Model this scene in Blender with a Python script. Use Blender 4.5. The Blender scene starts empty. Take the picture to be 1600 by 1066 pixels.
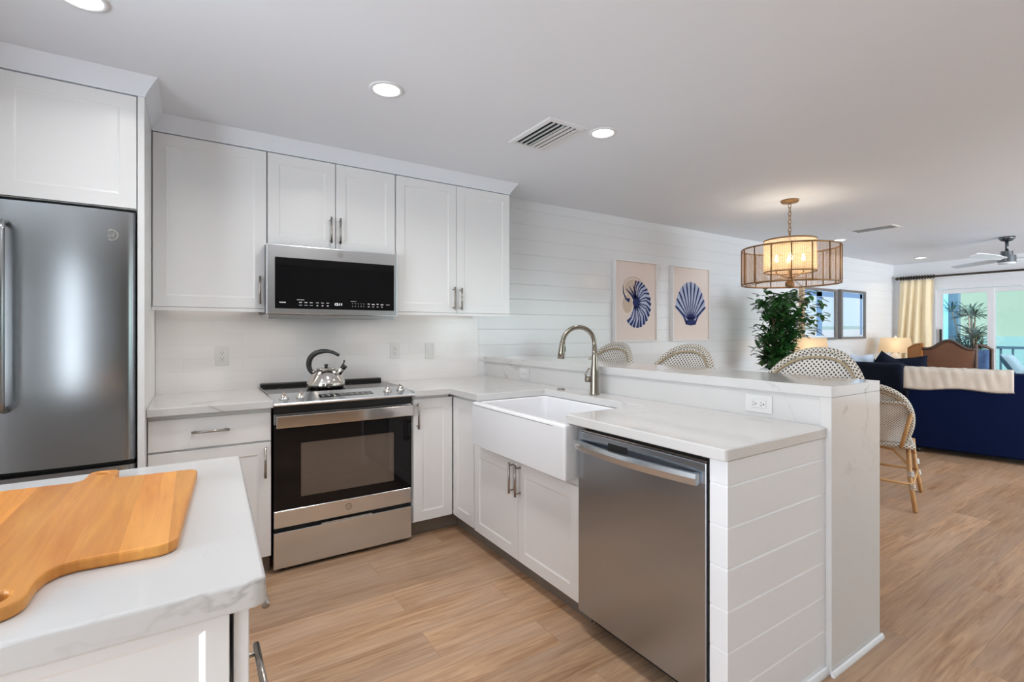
import bpy, bmesh, math, random
from mathutils import Vector, Matrix
random.seed(7)
PI = math.pi
SC = bpy.context.scene
COL = SC.collection

# ------------------------------------------------------------------ camera
cd = bpy.data.cameras.new('camera')
cam = bpy.data.objects.new('camera', cd); COL.objects.link(cam)
cam.location = (0, 0, 1.273)
cam.rotation_euler = (PI / 2, 0, -math.radians(33.081))
cd.sensor_width = 36; cd.sensor_fit = 'HORIZONTAL'
cd.lens = 765.06 / 1600 * 36
cd.shift_y = -(533 - 517.09) / 1600
cd.clip_start = .02; cd.clip_end = 2000
SC.camera = cam

# ------------------------------------------------------------------ colour management, world
vs = SC.view_settings
SC.display_settings.display_device = 'sRGB'
vs.view_transform = 'Standard'; vs.look = 'None'; vs.exposure = 0.10; vs.gamma = 1.0
vs.use_curve_mapping = False
SC.cycles.use_denoising = True
SC.cycles.max_bounces = 12; SC.cycles.diffuse_bounces = 7; SC.cycles.glossy_bounces = 5
SC.cycles.transmission_bounces = 6; SC.cycles.transparent_max_bounces = 24
SC.cycles.caustics_reflective = False; SC.cycles.caustics_refractive = False
SC.cycles.sample_clamp_indirect = 4.0

SKY_FILL = 10.5
GROUND_FILL = 1.15
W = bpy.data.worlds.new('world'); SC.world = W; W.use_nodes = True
nt = W.node_tree; nt.nodes.clear()
_o = nt.nodes.new('ShaderNodeOutputWorld'); _b = nt.nodes.new('ShaderNodeBackground')
_g = nt.nodes.new('ShaderNodeTexCoord'); _s = nt.nodes.new('ShaderNodeSeparateXYZ')
_r = nt.nodes.new('ShaderNodeValToRGB')
nt.links.new(_g.outputs['Generated'], _s.inputs[0]); nt.links.new(_s.outputs['Z'], _r.inputs[0])
_r.color_ramp.elements[0].position = 0.0; _r.color_ramp.elements[0].color = (.56, .80, .70, 1)
_r.color_ramp.elements[1].position = .5; _r.color_ramp.elements[1].color = (.45, .66, .85, 1)
_e = _r.color_ramp.elements.new(.14); _e.color = (.54, .78, .66, 1)
# unseen sky on the kitchen side, brightened and whitened as added room fill
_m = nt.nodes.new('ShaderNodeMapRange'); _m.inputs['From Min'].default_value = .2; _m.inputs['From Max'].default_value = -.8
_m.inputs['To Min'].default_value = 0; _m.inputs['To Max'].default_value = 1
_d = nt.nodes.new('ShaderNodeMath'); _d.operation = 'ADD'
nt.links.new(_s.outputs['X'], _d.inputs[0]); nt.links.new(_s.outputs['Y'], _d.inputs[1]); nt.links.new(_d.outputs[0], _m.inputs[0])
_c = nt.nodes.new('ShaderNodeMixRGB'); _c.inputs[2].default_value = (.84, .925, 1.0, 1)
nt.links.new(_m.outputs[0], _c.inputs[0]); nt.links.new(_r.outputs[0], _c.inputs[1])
_t = nt.nodes.new('ShaderNodeMapRange'); _t.inputs['To Min'].default_value = 1.0; _t.inputs['To Max'].default_value = SKY_FILL
nt.links.new(_m.outputs[0], _t.inputs[0]); # lower half of the sky brightened as added fill for the ceiling
_z = nt.nodes.new('ShaderNodeMapRange'); _z.inputs['From Min'].default_value = .02; _z.inputs['From Max'].default_value = -.1; _z.inputs['To Min'].default_value = 1; _z.inputs['To Max'].default_value = GROUND_FILL
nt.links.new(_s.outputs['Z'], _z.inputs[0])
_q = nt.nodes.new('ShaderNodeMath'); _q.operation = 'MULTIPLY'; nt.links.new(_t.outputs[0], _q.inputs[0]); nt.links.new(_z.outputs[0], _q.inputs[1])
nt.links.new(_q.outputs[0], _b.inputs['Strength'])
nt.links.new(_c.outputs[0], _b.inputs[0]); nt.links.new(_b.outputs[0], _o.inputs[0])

# light strengths (W)
P_KITCHEN = 5.4
P_BEHIND = 1.6
P_LIVING = 7.0
P_UNDER_FILL = .5
P_PENDANT = 2.8
P_TABLE = 1.2

# ------------------------------------------------------------------ materials
def lin(r, g, b):
    f = lambda c: ((c / 255) / 12.92) if c / 255 <= .04045 else (((c / 255) + .055) / 1.055) ** 2.4
    return (f(r), f(g), f(b), 1)
MATS = {}
def new_mat(name):
    m = bpy.data.materials.new(name); m.use_nodes = True
    n = m.node_tree; b = n.nodes['Principled BSDF']
    MATS[name] = m
    return m, n, b
def nd(n, t, **k):
    x = n.nodes.new(t)
    for a, v in k.items(): setattr(x, a, v)
    return x
def plain(name, col, rough=.5, metal=0, coat=0, spec=.5, noise=0, nscale=30, bump=0, bscale=200):
    m, n, b = new_mat(name)
    b.inputs['Base Color'].default_value = col; b.inputs['Roughness'].default_value = rough
    b.inputs['Metallic'].default_value = metal; b.inputs['Coat Weight'].default_value = coat
    b.inputs['Coat Roughness'].default_value = .08
    b.inputs['Specular IOR Level'].default_value = spec
    tc = nd(n, 'ShaderNodeTexCoord')
    nz = nd(n, 'ShaderNodeTexNoise'); nz.inputs['Scale'].default_value = nscale; nz.inputs['Detail'].default_value = 4
    n.links.new(tc.outputs['Object'], nz.inputs['Vector'])
    mx = nd(n, 'ShaderNodeMixRGB'); mx.inputs[1].default_value = tuple(c * (1 - noise) for c in col[:3]) + (1,)
    mx.inputs[2].default_value = tuple(min(1, c * (1 + noise)) for c in col[:3]) + (1,)
    n.links.new(nz.outputs['Fac'], mx.inputs[0]); n.links.new(mx.outputs[0], b.inputs['Base Color'])
    if bump:
        n2 = nd(n, 'ShaderNodeTexNoise'); n2.inputs['Scale'].default_value = bscale
        n.links.new(tc.outputs['Object'], n2.inputs['Vector'])
        bp = nd(n, 'ShaderNodeBump'); bp.inputs['Strength'].default_value = bump; bp.inputs['Distance'].default_value = .002
        n.links.new(n2.outputs['Fac'], bp.inputs['Height']); n.links.new(bp.outputs[0], b.inputs['Normal'])
    return m
def steel(name, col, rough=.25, axis='z', aniso=.0):
    """brushed metal: fine streaks along one axis"""
    m, n, b = new_mat(name)
    b.inputs['Metallic'].default_value = 1
    tc = nd(n, 'ShaderNodeTexCoord'); mp = nd(n, 'ShaderNodeMapping')
    s = {'z': (150, 150, 2), 'x': (2, 150, 150), 'y': (150, 2, 150)}[axis]
    mp.inputs['Scale'].default_value = s
    nz = nd(n, 'ShaderNodeTexNoise'); nz.inputs['Scale'].default_value = 1; nz.inputs['Detail'].default_value = 2
    n.links.new(tc.outputs['Object'], mp.inputs[0]); n.links.new(mp.outputs[0], nz.inputs['Vector'])
    rp = nd(n, 'ShaderNodeMapRange'); rp.inputs['To Min'].default_value = rough * .94; rp.inputs['To Max'].default_value = rough * 1.06
    n.links.new(nz.outputs['Fac'], rp.inputs[0]); n.links.new(rp.outputs[0], b.inputs['Roughness'])
    b.inputs['Base Color'].default_value = col
    if aniso:
        b.inputs['Anisotropic'].default_value = aniso
        tg = nd(n, 'ShaderNodeTangent', direction_type='RADIAL', axis='Z'); n.links.new(tg.outputs[0], b.inputs['Tangent'])
    return m
def emit(name, col, strength):
    m, n, b = new_mat(name)
    b.inputs['Base Color'].default_value = col; b.inputs['Emission Color'].default_value = col
    b.inputs['Emission Strength'].default_value = strength
    return m

M_WALL = plain('white wall paint', lin(226, 227, 229), .16, noise=.01, nscale=2)
M_WALLF = plain('warm grey wall paint', lin(136, 132, 128), .6, noise=.01, nscale=2)
M_CEIL = plain('white ceiling paint', lin(227, 231, 238), .6, noise=.012, nscale=3)
M_CAB = plain('white cabinet lacquer', lin(231, 231, 231), .28, noise=.006, nscale=4)
M_GAP = plain('shadow gap board', lin(150, 150, 150), .7)
M_TRIM = plain('white trim paint', lin(224, 225, 228), .3, noise=.006)
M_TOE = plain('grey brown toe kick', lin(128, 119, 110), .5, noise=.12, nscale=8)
M_STEEL_D = steel('slate stainless', lin(166, 169, 172), .22, 'z', .35)
M_STEEL = steel('brushed stainless', lin(224, 229, 234), .25, 'x')
M_STEEL_W = steel('dishwasher stainless', lin(176, 184, 194), .24, 'z', .4)
M_STEEL_P = steel('polished steel', lin(214, 210, 205), .1, 'x')
M_NICKEL = steel('brushed nickel', lin(168, 162, 155), .28, 'z')
M_FAUCET = steel('warm nickel', lin(150, 142, 130), .22, 'z')
M_BLACK = plain('black plastic', (.012, .012, .012, 1), .35)
M_DARK = plain('dark recess', (.006, .006, .006, 1), .8)
M_BGLASS = plain('black glass', (.006, .006, .007, 1), .03, spec=.3)
M_GREYPRINT = plain('grey print', lin(190, 190, 188), .5)
M_WHITEPRINT = emit('lit display digits', (.9, .95, 1, 1), 1.2)
M_CERAMIC = plain('white fireclay', lin(230, 231, 234), .1, coat=.4)
M_PLATE = plain('white outlet plastic', lin(212, 212, 211), .3)
M_SLOT = plain('outlet slot dark', (.03, .03, .03, 1), .6)
M_NAVY = plain('navy upholstery', lin(6, 22, 60), .9, spec=.15, noise=.25, nscale=40, bump=.4, bscale=500)
M_NAVY2 = plain('dark navy leather', lin(12, 19, 38), .8, spec=.2, noise=.15, nscale=20)
M_THROW = plain('cream throw', lin(222, 212, 200), .9, noise=.05, nscale=12, bump=.6, bscale=60)
M_PALEBLUE = plain('pale blue linen', lin(192, 204, 220), .9, noise=.06, nscale=30)
M_CURTAIN = plain('cream curtain cloth', lin(236, 220, 186), .9, noise=.05, nscale=14)
M_ROD = plain('dark bronze rod', lin(70, 60, 52), .4, metal=.6)
M_GOLD = plain('aged gold metal', lin(150, 116, 78), .4, metal=.7)
M_CANE = plain('rattan cane pole', lin(196, 150, 98), .45, noise=.15, nscale=25)
M_CANEPALE = plain('pale cane pole', lin(176, 160, 132), .5, noise=.12, nscale=25)
M_WICK = plain('brown woven wicker', lin(112, 72, 48), .6, noise=.35, nscale=90, bump=.7, bscale=160)
M_WICKTRIM = plain('dark wicker trim', lin(78, 58, 48), .5, noise=.2, nscale=60)
M_WICKORANGE = plain('honey wicker frame', lin(190, 118, 48), .5, noise=.2, nscale=60)
M_LEAF = plain('ficus leaf', lin(50, 98, 46), .35, noise=.45, nscale=9)
M_LEAF2 = plain('palm leaf', lin(44, 70, 56), .5, noise=.35, nscale=9)
M_BARK = plain('grey bark', lin(120, 100, 80), .8, noise=.25, nscale=30)
M_CANVAS = plain('blush canvas', lin(228, 214, 207), .8, noise=.05, nscale=3)
M_INK = plain('navy ink', lin(28, 40, 96), .8, noise=.25, nscale=60)
M_INKPALE = plain('pale blue ink', lin(176, 184, 208), .8, noise=.12, nscale=50)
M_INKTAN = plain('tan wash', lin(204, 184, 166), .8)
M_INKBLUE = plain('blue leaf print linen', lin(70, 98, 140), .9, noise=.5, nscale=24)
M_FRAMEW = plain('white shadow box wood', lin(232, 230, 228), .4)
M_FRAMEG = plain('weathered grey frame', lin(120, 114, 112), .5, noise=.1)
M_FRAMET = plain('tan frame stile', lin(190, 164, 130), .5, noise=.15)
M_SKYP = plain('print pale sky', lin(212, 234, 248), .12, noise=.04, nscale=3)
M_SANDP = plain('print pale sand', lin(226, 234, 242), .12, noise=.03, nscale=5)
M_PALMP = plain('print blue palm trunk', lin(122, 164, 212), .12, noise=.3, nscale=40)
M_HAZEP = plain('print hazy dunes', lin(178, 206, 210), .12, noise=.08, nscale=12)
M_FANW = plain('white fan blade', lin(232, 236, 240), .35)
M_FANM = plain('brushed dark nickel', lin(104, 108, 112), .25, metal=.9)
M_SIDING = plain('pale blue siding', lin(112, 184, 216), .6, noise=.03)
M_POST = plain('grey blue post', lin(66, 88, 102), .6)
M_CUSH = plain('grey outdoor cushion', lin(118, 130, 138), .9)
M_DECK = plain('grey porch deck', lin(96, 98, 98), .7, noise=.08)
M_SEA = plain('turquoise sea', lin(92, 130, 132), .3, noise=.12, nscale=.05)
M_OVENIN = plain('oven cavity enamel', lin(176, 162, 148), .4, noise=.1, nscale=9)
M_LAMPBASE = plain('white lamp ceramic', lin(238, 232, 222), .25)
M_TABLEW = plain('whitewashed wood', lin(206, 198, 186), .5, noise=.08)

def quartz():
    m, n, b = new_mat('veined white quartz')
    tc = nd(n, 'ShaderNodeTexCoord')
    def vein(scale, width, dist, seed):
        mp = nd(n, 'ShaderNodeMapping'); mp.inputs['Location'].default_value = (seed, seed * .7, seed * .3)
        mp.inputs['Rotation'].default_value = (.4, .3, .6)
        n.links.new(tc.outputs['Object'], mp.inputs[0])
        z = nd(n, 'ShaderNodeTexNoise'); z.inputs['Scale'].default_value = scale; z.inputs['Detail'].default_value = 6
        z.inputs['Roughness'].default_value = .55; z.inputs['Distortion'].default_value = dist
        n.links.new(mp.outputs[0], z.inputs['Vector'])
        a = nd(n, 'ShaderNodeMath', operation='SUBTRACT'); a.inputs[1].default_value = .5
        n.links.new(z.outputs['Fac'], a.inputs[0])
        c = nd(n, 'ShaderNodeMath', operation='ABSOLUTE'); n.links.new(a.outputs[0], c.inputs[0])
        r = nd(n, 'ShaderNodeMapRange'); r.inputs['From Min'].default_value = 0; r.inputs['From Max'].default_value = width
        r.inputs['To Min'].default_value = 1; r.inputs['To Max'].default_value = 0
        n.links.new(c.outputs[0], r.inputs[0])
        return r.outputs[0]
    v1 = vein(1.3, .012, .9, 3.1); v2 = vein(2.3, .006, 1.4, 8.3)
    msk = nd(n, 'ShaderNodeTexNoise'); msk.inputs['Scale'].default_value = 1.6
    n.links.new(tc.outputs['Object'], msk.inputs['Vector'])
    mr = nd(n, 'ShaderNodeMapRange'); mr.inputs['From Min'].default_value = .5; mr.inputs['From Max'].default_value = .7
    n.links.new(msk.outputs['Fac'], mr.inputs[0])
    mu = nd(n, 'ShaderNodeMath', operation='MULTIPLY'); n.links.new(v1, mu.inputs[0]); n.links.new(mr.outputs[0], mu.inputs[1])
    m2 = nd(n, 'ShaderNodeMath', operation='MULTIPLY'); n.links.new(v2, m2.inputs[0]); m2.inputs[1].default_value = .12
    ad = nd(n, 'ShaderNodeMath', operation='ADD', use_clamp=True); n.links.new(mu.outputs[0], ad.inputs[0]); n.links.new(m2.outputs[0], ad.inputs[1])
    mx = nd(n, 'ShaderNodeMixRGB'); mx.inputs[1].default_value = lin(204, 203, 202); mx.inputs[2].default_value = lin(168, 164, 160)
    n.links.new(ad.outputs[0], mx.inputs[0]); n.links.new(mx.outputs[0], b.inputs['Base Color'])
    b.inputs['Roughness'].default_value = .085
    return m
M_QUARTZ = quartz()

def planks(name, c1, c2, c3, pw, pl, along='x', rough=.4, grain=1.0, tone=(.86, 1.1), joint=.0012):
    m, n, b = new_mat(name)
    tc = nd(n, 'ShaderNodeTexCoord'); mp = nd(n, 'ShaderNodeMapping')
    if along == 'y': mp.inputs['Rotation'].default_value = (0, 0, PI / 2); mp.inputs['Location'].default_value = (9.3, .02, 0)
    n.links.new(tc.outputs['Object'], mp.inputs[0])
    br = nd(n, 'ShaderNodeTexBrick'); br.offset = .37; br.offset_frequency = 2; br.squash = 1
    br.inputs['Scale'].default_value = 1; br.inputs['Brick Width'].default_value = pl; br.inputs['Row Height'].default_value = pw
    br.inputs['Mortar Size'].default_value = joint; br.inputs['Mortar Smooth'].default_value = .3
    br.inputs['Color1'].default_value = (0, 0, 0, 1); br.inputs['Color2'].default_value = (1, 1, 1, 1); br.inputs['Mortar'].default_value = (.5, .5, .5, 1)
    n.links.new(mp.outputs[0], br.inputs['Vector'])
    # grain, shifted per plank
    sc = nd(n, 'ShaderNodeVectorMath', operation='MULTIPLY'); sc.inputs[1].default_value = (1.1, 16, 1)
    n.links.new(mp.outputs[0], sc.inputs[0])
    of = nd(n, 'ShaderNodeVectorMath', operation='MULTIPLY'); of.inputs[1].default_value = (37, 11, 23)
    n.links.new(br.outputs['Color'], of.inputs[0])
    ad = nd(n, 'ShaderNodeVectorMath', operation='ADD'); n.links.new(sc.outputs[0], ad.inputs[0]); n.links.new(of.outputs[0], ad.inputs[1])
    g1 = nd(n, 'ShaderNodeTexNoise'); g1.inputs['Scale'].default_value = 2.2; g1.inputs['Detail'].default_value = 8; g1.inputs['Roughness'].default_value = .65; g1.inputs['Distortion'].default_value = 1.0
    n.links.new(ad.outputs[0], g1.inputs['Vector'])
    # broad blotches
    s2 = nd(n, 'ShaderNodeVectorMath', operation='MULTIPLY'); s2.inputs[1].default_value = (1.2, 4.0, 1)
    n.links.new(mp.outputs[0], s2.inputs[0])
    a2 = nd(n, 'ShaderNodeVectorMath', operation='ADD'); n.links.new(s2.outputs[0], a2.inputs[0]); n.links.new(of.outputs[0], a2.inputs[1])
    g2 = nd(n, 'ShaderNodeTexNoise'); g2.inputs['Scale'].default_value = 1.6; g2.inputs['Detail'].default_value = 4
    n.links.new(a2.outputs[0], g2.inputs['Vector'])
    r1 = nd(n, 'ShaderNodeMapRange'); r1.inputs['From Min'].default_value = .3; r1.inputs['From Max'].default_value = .7
    n.links.new(g1.outputs['Fac'], r1.inputs[0])
    r2 = nd(n, 'ShaderNodeMapRange'); r2.inputs['From Min'].default_value = .32; r2.inputs['From Max'].default_value = .68
    n.links.new(g2.outputs['Fac'], r2.inputs[0])
    mA = nd(n, 'ShaderNodeMixRGB'); mA.inputs[1].default_value = c1; mA.inputs[2].default_value = c2
    n.links.new(r1.outputs[0], mA.inputs[0])
    mB = nd(n, 'ShaderNodeMixRGB'); mB.inputs[2].default_value = c3
    fa = nd(n, 'ShaderNodeMath', operation='MULTIPLY'); fa.inputs[1].default_value = .55 * grain; n.links.new(r2.outputs[0], fa.inputs[0])
    n.links.new(fa.outputs[0], mB.inputs[0]); n.links.new(mA.outputs[0], mB.inputs[1])
    # per-plank tone
    sp = nd(n, 'ShaderNodeSeparateColor'); n.links.new(br.outputs['Color'], sp.inputs[0])
    pv = nd(n, 'ShaderNodeMapRange'); pv.inputs['To Min'].default_value = tone[0]; pv.inputs['To Max'].default_value = tone[1]
    n.links.new(sp.outputs[0], pv.inputs[0])
    vm = nd(n, 'ShaderNodeVectorMath', operation='SCALE'); n.links.new(mB.outputs[0], vm.inputs[0]); n.links.new(pv.outputs[0], vm.inputs['Scale'])
    mm = nd(n, 'ShaderNodeMixRGB'); mm.inputs[2].default_value = tuple(c * .45 for c in c1[:3]) + (1,)
    mf = nd(n, 'ShaderNodeMath', operation='MULTIPLY'); mf.inputs[1].default_value = .45; n.links.new(br.outputs['Fac'], mf.inputs[0])
    n.links.new(mf.outputs[0], mm.inputs[0]); n.links.new(vm.outputs[0], mm.inputs[1])
    n.links.new(mm.outputs[0], b.inputs['Base Color'])
    b.inputs['Roughness'].default_value = rough
    bp = nd(n, 'ShaderNodeBump'); bp.inputs['Strength'].default_value = .08; bp.inputs['Distance'].default_value = .002
    n.links.new(g1.outputs['Fac'], bp.inputs['Height']); n.links.new(bp.outputs[0], b.inputs['Normal'])
    return m
M_FLOOR = planks('oak vinyl plank floor', lin(150, 108, 76), lin(216, 178, 140), lin(196, 168, 146), .19, 1.22, 'x', .36, 1.15, (.80, 1.1))
M_BOARD = planks('honey acacia boards', lin(186, 106, 32), lin(226, 150, 62), lin(236, 176, 96), .062, 60.0, 'y', .38, 1.0, (.80, 1.14), 0)

def tiles():
    m, n, b = new_mat('glossy white subway tile')
    tc = nd(n, 'ShaderNodeTexCoord'); mp = nd(n, 'ShaderNodeMapping')
    mp.inputs['Rotation'].default_value = (PI / 2, 0, 0); mp.inputs['Location'].default_value = (.04, 0, 0)
    n.links.new(tc.outputs['Object'], mp.inputs[0])
    sx = nd(n, 'ShaderNodeSeparateXYZ'); n.links.new(tc.outputs['Object'], sx.inputs[0])
    cx = nd(n, 'ShaderNodeCombineXYZ'); n.links.new(sx.outputs['X'], cx.inputs['X']); n.links.new(sx.outputs['Z'], cx.inputs['Y'])
    br = nd(n, 'ShaderNodeTexBrick'); br.inputs['Scale'].default_value = 1; br.inputs['Brick Width'].default_value = .305; br.inputs['Row Height'].default_value = .0765
    br.inputs['Mortar Size'].default_value = .0012; br.inputs['Mortar Smooth'].default_value = .2
    br.inputs['Color1'].default_value = lin(228, 227, 227); br.inputs['Color2'].default_value = lin(224, 223, 223); br.inputs['Mortar'].default_value = lin(218, 217, 215)
    n.links.new(cx.outputs[0], br.inputs['Vector']); n.links.new(br.outputs['Color'], b.inputs['Base Color'])
    b.inputs['Roughness'].default_value = .14
    bp = nd(n, 'ShaderNodeBump'); bp.inputs['Strength'].default_value = .25; bp.inputs['Distance'].default_value = .001; bp.invert = True
    n.links.new(br.outputs['Fac'], bp.inputs['Height']); n.links.new(bp.outputs[0], b.inputs['Normal'])
    return m
M_TILE = tiles()

def weave(name, c_bg, c_dot, pitch, rad=.3, stretch=1.0):
    """woven surface with a staggered lattice of small dark dots, in UV metres"""
    m, n, b = new_mat(name)
    tc = nd(n, 'ShaderNodeTexCoord'); mp = nd(n, 'ShaderNodeMapping')
    mp.inputs['Rotation'].default_value = (0, 0, PI / 4); mp.inputs['Scale'].default_value = (1 / pitch, 1 / pitch, 1)
    n.links.new(tc.outputs['UV'], mp.inputs[0])
    v = nd(n, 'ShaderNodeTexVoronoi'); v.voronoi_dimensions = '2D'; v.inputs['Scale'].default_value = 1; v.inputs['Randomness'].default_value = 0
    n.links.new(mp.outputs[0], v.inputs['Vector'])
    r = nd(n, 'ShaderNodeMapRange'); r.inputs['From Min'].default_value = rad - .06; r.inputs['From Max'].default_value = rad + .06
    n.links.new(v.outputs['Distance'], r.inputs[0])
    mx = nd(n, 'ShaderNodeMixRGB'); mx.inputs[1].default_value = c_dot; mx.inputs[2].default_value = c_bg
    n.links.new(r.outputs[0], mx.inputs[0]); n.links.new(mx.outputs[0], b.inputs['Base Color'])
    b.inputs['Roughness'].default_value = .45
    bp = nd(n, 'ShaderNodeBump'); bp.inputs['Strength'].default_value = .5; bp.inputs['Distance'].default_value = .002
    n.links.new(v.outputs['Distance'], bp.inputs['Height']); n.links.new(bp.outputs[0], b.inputs['Normal'])
    return m
M_WEAVE = weave('white weave with navy dots', lin(232, 228, 222), lin(30, 34, 52), .0175, .29)
M_WEAVEF = weave('fine white weave with navy dots', lin(226, 221, 212), lin(38, 44, 70), .0125, .27)
M_RIM = weave('woven rim with black dots', lin(226, 220, 208), lin(30, 30, 34), .0165, .29)

def shade_mat(name, col, glow, open_u=0, open_v=0, wire=.3, alpha_max=1.0):
    """fabric or cane lampshade: diffuse plus translucent, optional open cane mesh"""
    m, n, b = new_mat(name)
    out = n.nodes['Material Output']
    d = nd(n, 'ShaderNodeBsdfDiffuse'); d.inputs[0].default_value = col
    t = nd(n, 'ShaderNodeBsdfTranslucent'); t.inputs[0].default_value = col
    mx = nd(n, 'ShaderNodeMixShader'); mx.inputs[0].default_value = glow
    n.links.new(d.outputs[0], mx.inputs[1]); n.links.new(t.outputs[0], mx.inputs[2])
    last = mx
    if open_u:
        tc = nd(n, 'ShaderNodeTexCoord'); sp = nd(n, 'ShaderNodeSeparateXYZ'); n.links.new(tc.outputs['UV'], sp.inputs[0])
        def line(sock, pitch, w):
            a = nd(n, 'ShaderNodeMath', operation='DIVIDE'); a.inputs[1].default_value = pitch; n.links.new(sock, a.inputs[0])
            f = nd(n, 'ShaderNodeMath', operation='FRACT'); n.links.new(a.outputs[0], f.inputs[0])
            c = nd(n, 'ShaderNodeMath', operation='LESS_THAN'); c.inputs[1].default_value = w; n.links.new(f.outputs[0], c.inputs[0])
            return c.outputs[0]
        l1 = line(sp.outputs['X'], open_u, wire); l2 = line(sp.outputs['Y'], open_v, wire)
        mxx = nd(n, 'ShaderNodeMath', operation='MAXIMUM'); n.links.new(l1, mxx.inputs[0]); n.links.new(l2, mxx.inputs[1])
        tr = nd(n, 'ShaderNodeBsdfTransparent'); m2 = nd(n, 'ShaderNodeMixShader')
        n.links.new(mxx.outputs[0], m2.inputs[0]); n.links.new(tr.outputs[0], m2.inputs[1]); n.links.new(mx.outputs[0], m2.inputs[2])
        last = m2
    n.links.new(last.outputs[0], out.inputs['Surface'])
    return m
M_SHADE = shade_mat('cream lampshade linen', lin(246, 226, 196), .55)
M_CANEIN = shade_mat('inner woven cane shade', lin(238, 214, 180), .5, .0125, .0125, .52)
M_CANEOUT = shade_mat('outer open cane mesh', lin(196, 160, 122), .3, .0125, .0092, .24)
M_BULB = emit('warm bulb', (1, .72, .42, 1), 40)
M_STRIP = emit('warm added fill emitter', (1, .9, .8, 1), 3)
M_LENS = emit('downlight lens', (1, .96, .9, 1), 7)

def glass(name, tint, gloss=.06):
    m, n, b = new_mat(name)
    out = n.nodes['Material Output']
    t = nd(n, 'ShaderNodeBsdfTransparent'); t.inputs[0].default_value = tint
    g = nd(n, 'ShaderNodeBsdfGlossy'); g.inputs['Roughness'].default_value = .02
    f = nd(n, 'ShaderNodeFresnel'); f.inputs[0].default_value = 1.5
    mx = nd(n, 'ShaderNodeMixShader'); n.links.new(f.outputs[0], mx.inputs[0])
    n.links.new(t.outputs[0], mx.inputs[1]); n.links.new(g.outputs[0], mx.inputs[2])
    n.links.new(mx.outputs[0], out.inputs['Surface'])
    return m
M_GLASS = glass('clear door glass', (.93, .97, .96, 1))
M_OVGLASS = glass('screen printed oven glass', (.62, .59, .56, 1))
_n = M_OVGLASS.node_tree
_mx = [q for q in _n.nodes if q.type == 'MIX_SHADER'][0]; _tr = [q for q in _n.nodes if q.type == 'BSDF_TRANSPARENT'][0]
_df = _n.nodes.new('ShaderNodeBsdfDiffuse'); _df.inputs[0].default_value = lin(134, 120, 108)
_m2 = _n.nodes.new('ShaderNodeMixShader'); _m2.inputs[0].default_value = .5
_n.links.new(_tr.outputs[0], _m2.inputs[1]); _n.links.new(_df.outputs[0], _m2.inputs[2]); _n.links.new(_m2.outputs[0], _mx.inputs[1])

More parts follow.
